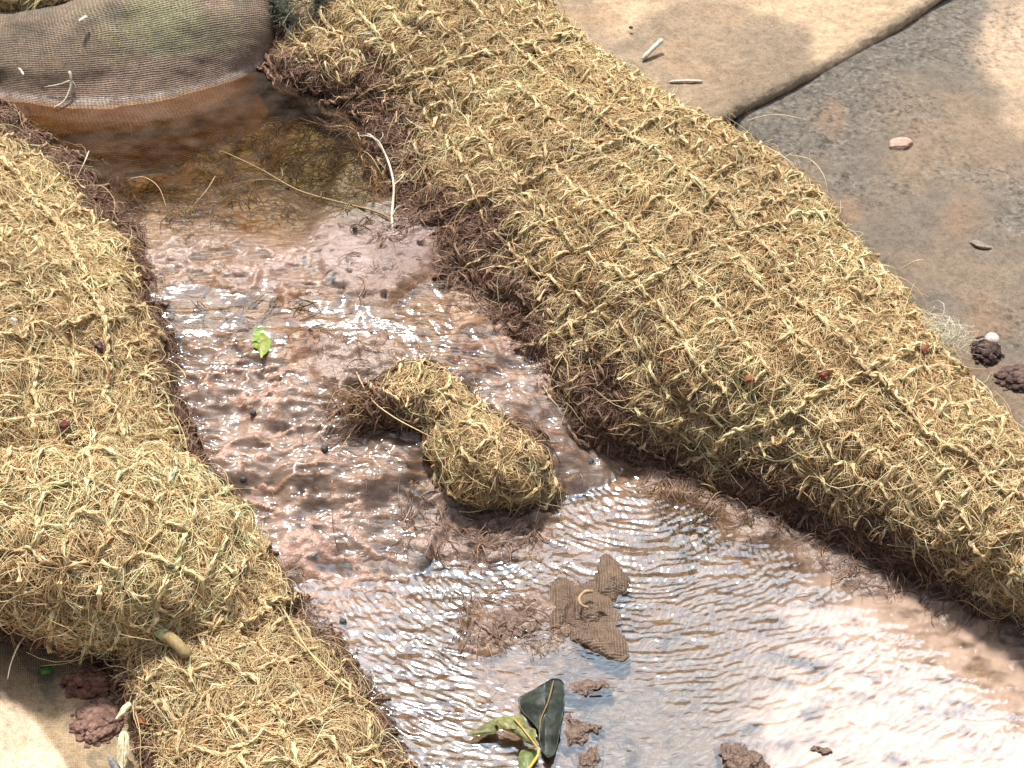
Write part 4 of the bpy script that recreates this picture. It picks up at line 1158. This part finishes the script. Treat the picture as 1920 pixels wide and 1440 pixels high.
leaf('dark_leaf', 'large blackish green folded leaf standing in the lower water at the bottom', [(973, 1309), (998, 1294), (1021, 1280), (1040, 1271), (1055, 1278), (1059, 1296), (1057, 1327), (1053, 1352), (1048, 1378), (1040, 1413), (1024, 1419), (1012, 1396), (1008, 1368), (990, 1346), (976, 1330)], dz_, (.035, .045, .034), seed=5, dome=.0015, colf=dl_col, midrib=[(1038, 1276), (1028, 1315), (1014, 1350), (1011, 1390)], mribcol=(.22, .16, .07))
leaf('yellow_leaf', 'yellow green toothed leaf overlapping the dark leaf at the bottom', [(925, 1348), (942, 1341), (958, 1343), (977, 1341), (984, 1352), (988, 1362), (1005, 1369), (1004, 1384), (1008, 1400), (986, 1392), (970, 1380), (955, 1368), (940, 1366)], .013, (.22, .215, .075), seed=6, dome=.004, midrib=[(962, 1345), (985, 1372), (1008, 1402)], mribcol=(.55, .38, .10), stalk=[(1009, 1402), (1009, 1415), (1000, 1430), (988, 1446)])
leaf('olive_leaf', 'narrow olive leaf tip lying in the water left of the yellow leaf', [(876, 1377), (900, 1362), (924, 1350), (934, 1362), (930, 1374), (904, 1378)], .006, (.17, .17, .06), seed=7, dome=.002)
leaf('sunken_leaf', 'green leaf under the stalk at the bottom edge', [(976, 1408), (990, 1404), (1006, 1408), (1004, 1424), (990, 1450), (975, 1450), (972, 1426)], .005, (.15, .19, .05), seed=8, dome=.002)
for nm, lb, x, y, s, c, pt in [('leaf_scrap', 'torn bright green leaf scrap beside the big red clod', 85, 1255, 17, (.10, .26, .05), (SHEETB,)), ('red_leaf_scrap', 'dark red leaf scrap among the yarns at the right, farthest down', 1545, 700, 13, (.22, .05, .03), (PR,)),
                           ('red_leaf_scrap', 'red leaf scrap near the right edge of the broad mat', 1732, 652, 14, (.26, .09, .05), (PR,)), ('red_leaf_scrap', 'rusty leaf scrap on the stream side of the broad mat', 1405, 710, 10, (.30, .12, .05), (PR,)),
                           ('dark_leaf_scrap', 'dark purple leaf scrap on the upper left mat', 186, 648, 12, (.08, .04, .05), (PA,)), ('dark_leaf_scrap', 'maroon leaf scrap just above the bulging left roll', 118, 797, 14, (.13, .035, .03), (PA,)),
                           ('leaf_scrap', 'tiny green sprout on the crest at the top edge of the photo', 985, 6, 9, (.25, .38, .08), (PR,)), ('leaf_scrap', 'tiny green leaf scrap left of the midstream coir roll', 795, 848, 8, (.12, .22, .06), (BED,)),
                           ('rust_leaf_scrap', 'rusty brown leaf scrap beside the pale bottom leaf', 263, 1352, 12, (.30, .10, .03), (PC, SHEETB))]:
    p, n = surf(x, y, *pt)
    k = 9; a = np.arange(k) * 2 * np.pi / k
    o = [(x + s * math.cos(t) * rng.uniform(.6, 1.1), y + s * .75 * math.sin(t) * rng.uniform(.6, 1.1)) for t in a]
    # the scrap lies a little above the fibres
    solo(nm, outline_mesh(nm, o, p[2] + .006, c, dome=.003, rough=3, seed=int(x)), M_LEAF, lb, 'leaf scrap', 'leaf scraps')
leaf('pale_leaf', 'pale straw coloured oval leaf standing at the bottom edge beside the low mat', [(226, 1372), (234, 1370), (241, 1380), (242, 1405), (236, 1432), (229, 1440), (222, 1428), (220, 1400)], .03, (.66, .60, .42), seed=9, dome=.004, midrib=[(232, 1374), (231, 1400), (229, 1432)], mribcol=(.45, .38, .22))
leaf('pale_husk', 'pale wedge shaped husk on the lower red clod', [(217, 1347), (226, 1330), (238, 1316), (246, 1320), (236, 1336), (224, 1346)], .03, (.66, .58, .40), seed=10, dome=.002)
leaf('dry_leaf', 'curled grey brown dry leaf on the right sheet below the stone', [(1818, 452), (1830, 449), (1846, 456), (1862, 466), (1850, 468), (1832, 464), (1822, 458)], .030, (.30, .25, .19), seed=11, dome=.004)
leaf('grey_husk', 'grey blue shell shaped husk at the very bottom beside the pale leaf', [(200, 1418), (208, 1416), (220, 1430), (232, 1446), (220, 1450), (206, 1436)], .02, (.25, .25, .26), seed=12, dome=.004)
leaf('pale_flake', 'tiny pale flake on the top of the sandbag', [(147, 37), (160, 29), (163, 32), (150, 40)], .16, (.7, .6, .5), seed=13, dome=.001)
leaf('pale_flake', 'tiny pale flake on the left flank of the sandbag', [(35, 129), (39, 128), (45, 137), (43, 140)], .122, (.7, .6, .5), seed=14, dome=.001)

# pod
p1, p2 = surf(302, 1192, PB, PC)[0], surf(354, 1232, PC, PB)[0]
pod = thing('seed_pod', 'green tipped brown finger shaped pod resting in the gap between left mats', 'seed pod')
up = np.array([0, -.004, .008])
m_ = (p1 + p2) / 2 + up + np.array([0, 0, .004])
q_ = p1 + (m_ - p1) * .75 + up * .25
obj('body', stem_mesh('body', [([p1 + up + (m_ - p1 - up) * .45, m_, p2 + up], .0052, .0050)], (.26, .19, .09), sides=12, knob=.06), M_STONE, pod)
obj('tip', stem_mesh('tip', [([p1 + up, p1 + up + (m_ - p1 - up) * .3, p1 + up + (m_ - p1 - up) * .62], .0050, .0055)], (.34, .42, .20), sides=12, knob=.06), M_STONE, pod)
recentre(pod)

# stones, pebbles
def rock(name, label, px, py, wpx, hpx, zc, hgt, col, cat, seed=0, ang=0, facets=0, mat=None, group=None, rough=.12, sub=4, patches=None, freq=1.6):
    import bmesh
    bm = bmesh.new(); bmesh.ops.create_icosphere(bm, subdivisions=sub, radius=1)
    me = bpy.data.meshes.new(name)
    vs_ = np.array([v.co[:] for v in bm.verts]); fs = np.array([[v.index for v in f.verts] for f in bm.faces]); bm.free()
    if facets:
        rg = np.random.default_rng(seed)
        for _ in range(facets):
            d = rg.normal(size=3); d /= np.linalg.norm(d); c = rg.uniform(.55, .85)
            s = vs_ @ d; k = s > c; vs_[k] -= np.outer(s[k] - c, d)
    f = 1 + rough * (fbm(vs_[:, 0] * freq + seed, vs_[:, 1] * freq + vs_[:, 2] * freq * 1.7, seed, 5, .62))
    vs_ = vs_ * f[:, None]
    if zc is None: c0 = surf(px, py, *(patches or ()))[0]
    else: c0 = W(px, py, zc)
    s = 1 / 1920 * 1.0
    d = np.linalg.norm(c0 - CP); mm = d * TANH / 960
    sx, sy = wpx / 2 * mm, hpx / 2 * mm / .72
    v = vs_ * [sx, sy, hgt / 2]
    ca, sa = math.cos(ang), math.sin(ang)
    v = np.stack([v[:, 0] * ca - v[:, 1] * sa, v[:, 0] * sa + v[:, 1] * ca, v[:, 2]], -1) + c0 + [0, 0, hgt * .30]
    C = np.array(col) * (1 + .25 * fbm(vs_[:, 0] * 3, vs_[:, 1] * 3 + vs_[:, 2] * 3, seed + 2, 3))[:, None]
    return solo(name, raw_mesh(name, v, fs, col=np.clip(C, .01, .8), smooth=not facets), mat or M_STONE, label, cat, group)
def clod(name, label, px, py, wpx, hpx, hgt, col, seed, patches, n=70):
    """crumbly clod: a core with many crumbs pressed into it, some fallen beside"""
    import bmesh
    bm = bmesh.new(); bmesh.ops.create_icosphere(bm, subdivisions=2 if n > 100 else 3, radius=1)
    B = np.array([v.co[:] for v in bm.verts]); Fq = np.array([[v.index for v in f.verts] for f in bm.faces]); bm.free()
    rg = np.random.default_rng(seed); c0 = surf(px, py, *patches)[0]
    mm = np.linalg.norm(c0 - CP) * TANH / 960; sx, sy = wpx / 2 * mm, hpx / 2 * mm / .72
    parts = []
    for k in range(n):
        if k == 0: pos, r = np.zeros(3), np.array([.78, .78, .72])
        else:
            a, e = rg.uniform(0, 6.28), rg.uniform(0, 1.25); q = 1.0 if k < n * .8 else rg.uniform(1.0, 1.35)
            if k >= n * .8: e = 0
            pos = np.array([math.cos(a) * math.cos(e) * .8 * q, math.sin(a) * math.cos(e) * .8 * q, math.sin(e) * .62])
            r = np.ones(3) * rg.uniform(.05, .22) ** 1.0 * (1 if k < n * .8 else .5)
        s3 = rg.uniform(0, 50)
        f = 1 + .38 * fbm(B[:, 0] * 1.8 + B[:, 2] * 1.3 + s3, B[:, 1] * 1.8 - B[:, 2] * 1.1, seed + k, 4, .6)
        v = (B * f[:, None]) * r * [sx, sy, hgt] * (1 if k == 0 else rg.uniform(.7, 1.3, 3)) + pos * [sx, sy, hgt]
        v = v + c0; parts.append((v, Fq, np.clip(np.array(col) * rg.uniform(.7, 1.35) * (1 + .2 * f[:, None] - .2), .01, .7)))
    V, F, C = join(parts)
    return solo(name, raw_mesh(name, V, F, col=C), M_SOIL, label, 'clod', 'soil clods')
rock('stone', 'angular pinkish stone lying alone on the grey right-hand sheet', 1684, 283, 56, 26, .024, .020, (.42, .28, .22), 'stone', seed=4, ang=.35, facets=9, rough=.10)
rock('pebble', 'tiny white chip on the right-hand sheet beside the angular stone', 1756, 271, 7, 5, .024, .004, (.75, .75, .72), 'pebble', seed=5, facets=4, sub=2)
rock('pebble', 'small dark grain on the damp upper sheet', 1183, 53, 8, 5, .052, .004, (.12, .07, .05), 'pebble', seed=6, sub=2)
clod('soil_clod', 'dark crumbly clod with a white pebble on it, right edge of the photo', 1846, 655, 58, 56, .016, (.075, .045, .04), 7, (SHEET2,), 150)
clod('soil_clod', 'wide dark clod cut by the right edge behind the broad mat', 1915, 708, 100, 56, .014, (.11, .068, .058), 8, (SHEET2,), 150)
rock('pebble', 'smooth white and pink pebble sitting on the dark clod', 1859, 641, 25, 19, .034, .012, (.66, .55, .50), 'pebble', seed=9, rough=.05, ang=.5)
clod('soil_clod', 'big reddish clod wedged under the left mats, upper of the two on the sheet', 170, 1284, 112, 46, .022, (.17, .085, .065), 10, (SHEETB,), 200)
clod('soil_clod', 'flatter reddish clod below the big one, under the pale husk', 180, 1352, 96, 78, .011, (.20, .115, .09), 11, (SHEETB,), 240)
rock('pebble', 'shiny dark round pebble at the muddy rim, lower right', 1840, 1135, 38, 17, .004, .014, (.06, .035, .03), 'pebble', seed=12, rough=.06, mat=M_SILTL)
rock('round_seed', 'small round olive seed on the bulging left roll', 211, 1026, 15, 13, None, .008, (.36, .28, .10), 'seed', seed=13, rough=.03, patches=(PB,))
rock('pale_shell', 'small white shell fragment on the upper left mat', 28, 602, 16, 9, None, .008, (.75, .72, .66), 'shell', seed=14, rough=.2, patches=(PA,))
for k, (x, y, w_) in enumerate([(497, 775, 16), (598, 640, 17), (612, 845, 15), (668, 430, 10), (470, 775, 13), (1108, 866, 16), (455, 905, 14), (705, 790, 12), (405, 895, 15), (640, 1165, 14)]):
    lbl = ['dark pebble in the silt below the lime leaf', 'dark glossy pebble in a silt cup right of the lime leaf', 'dark pebble left of the midstream roll', 'dark grain on the drying mud lip', 'smaller dark pebble left of its neighbour on the rapids',
           'dark pebble in the chute behind the midstream roll', 'grey pebble near the bulging left roll in the silt', 'dark pebble under the upper end of the midstream roll', 'grey pebble touching the rim of the left roll', 'dark pebble where the silt meets the lower pool'][k]
    rock('pebble', lbl, x, y, w_, w_ * .7, None, .006, (.06, .06, .065), 'pebble', seed=20 + k, rough=.15, sub=3, patches=(BED,), mat=M_SILTL, group='dark pebbles in the silt')

# muddy rag in the lower pool
rag = thing('muddy_rag', 'brown muddy scrap of woven cloth in three lobes rising from the lower pool', 'rag')
RC = (.145, .098, .068)
for i, (pts, dm) in enumerate([([(1028, 1110), (1050, 1082), (1090, 1096), (1112, 1086), (1150, 1110), (1150, 1134), (1166, 1156), (1150, 1172), (1172, 1192), (1150, 1222), (1110, 1212), (1072, 1190), (1046, 1204), (1030, 1170)], .006),
                               ([(1036, 1100), (1048, 1088), (1066, 1090), (1074, 1110), (1072, 1140), (1062, 1165), (1050, 1182), (1040, 1196), (1033, 1180), (1032, 1140)], .013),
                               ([(1112, 1090), (1118, 1062), (1128, 1040), (1140, 1037), (1154, 1050), (1172, 1072), (1183, 1092), (1172, 1110), (1160, 1118), (1152, 1132), (1140, 1122), (1120, 1112)], .015),
                               ([(1066, 1120), (1082, 1106), (1108, 1104), (1126, 1116), (1140, 1136), (1156, 1156), (1134, 1160), (1120, 1170), (1090, 1170), (1070, 1160)], .017),
                               ([(1064, 1176), (1080, 1162), (1110, 1162), (1136, 1168), (1160, 1186), (1178, 1206), (1180, 1228), (1166, 1240), (1144, 1238), (1120, 1224), (1086, 1208), (1066, 1196)], .014)]):
    obj('flap', outline_mesh('flap', pts, .0002, RC, dome=dm * .42, rings=16, rough=3, seed=60 + i, thick=.002), M_RAG, rag)
obj('rolled_hem', stem_mesh('rolled_hem', [([W(a, b, z) for a, b, z in [(1112, 1109, .016), (1096, 1110, .018), (1086, 1122, .018), (1090, 1134, .016), (1104, 1140, .013)]], .0015, .0012)], (.40, .27, .16)), M_STICK, rag)
recentre(rag)
# silt lumps breaking the water
LUMPS = [([(1052, 1284), (1075, 1278), (1100, 1270), (1126, 1269), (1146, 1278), (1152, 1288), (1140, 1298), (1112, 1302), (1092, 1306), (1066, 1300)], .005, 'finger of wet silt pointing right from the dark leaf, highest of the silt lumps there'),
         ([(1058, 1320), (1072, 1340), (1100, 1350), (1130, 1358), (1134, 1372), (1112, 1380), (1104, 1398), (1080, 1404), (1060, 1408), (1052, 1380), (1054, 1345)], .006, 'ragged wet silt lump against the right side of the dark leaf'),
         ([(1076, 1418), (1092, 1402), (1116, 1394), (1132, 1402), (1130, 1425), (1120, 1448), (1095, 1450), (1080, 1440)], .005, 'wet silt lump at the bottom edge right of the leaves'),
         ([(1344, 1402), (1356, 1390), (1372, 1390), (1400, 1394), (1425, 1406), (1442, 1425), (1450, 1460), (1400, 1470), (1360, 1450), (1350, 1425)], .012, 'rounded brown lump with a rough top cut by the bottom edge'),
         ([(1516, 1408), (1530, 1396), (1548, 1394), (1562, 1402), (1560, 1412), (1538, 1416)], .005, 'small flat brown lump right of the rounded lump'),
         ([(905, 1150), (930, 1135), (965, 1132), (1000, 1140), (1030, 1165), (1022, 1195), (985, 1205), (940, 1212), (890, 1208), (880, 1180)], .006, 'fibrous silt heap left of the muddy rag'),
         ([(855, 1010), (880, 985), (930, 980), (990, 995), (1010, 1020), (980, 1040), (930, 1045), (880, 1040)], .007, 'fibrous silt heap below the midstream coir roll')]
for i, (pts, dm, lb) in enumerate(LUMPS):
    solo('silt_lump', outline_mesh('silt_lump', pts, -.0025, (.17, .11, .08), dome=dm * 1.0, rings=18, rough=9, seed=80 + i, thick=.004), M_SILTL, lb, 'silt lump', 'silt lumps breaking the water')

# mossy rope end by the sandbag
rp_ = thing('mossy_rope', 'grey green mossy rope looping down beside the sandbag at the top edge', 'rope')
path = smooth([W(505, -30, .13), W(518, 0, .13), (W(540, 28, .12)), W(562, 50, .11), W(585, 52, .11), W(603, 34, .12), W(606, 8, .135), W(592, -25, .15)], 40)
V, F, C = tubes(path[None], np.full((1, 40), .0065), np.full((1, 3), .07) * np.array([[1.1, 1.1, .8]]), sides=10, taper=False)
obj('core', raw_mesh('core', V, F, col=C), M_SOIL, rp_)
n = 1500; i = rng.integers(0, 39, n); P0 = path[i] + rng.normal(0, .0055, (n, 3)); D = rng.normal(0, .006, (n, 3)); D2 = rng.normal(0, .004, (n, 3))
P = np.stack([P0 + D * t + D2 * t * t for t in np.linspace(0, 1.2, 6)], 1)
V, F, C = tubes(P, rng.uniform(.0002, .0005, n), pal(np.array([(.11, .12, .085), (.17, .18, .13), (.06, .065, .05), (.24, .25, .17)]), n))
obj('moss_strands', raw_mesh('moss_strands', V, F, col=C), M_MUDF, rp_, kind='stuff')
recentre(rp_)
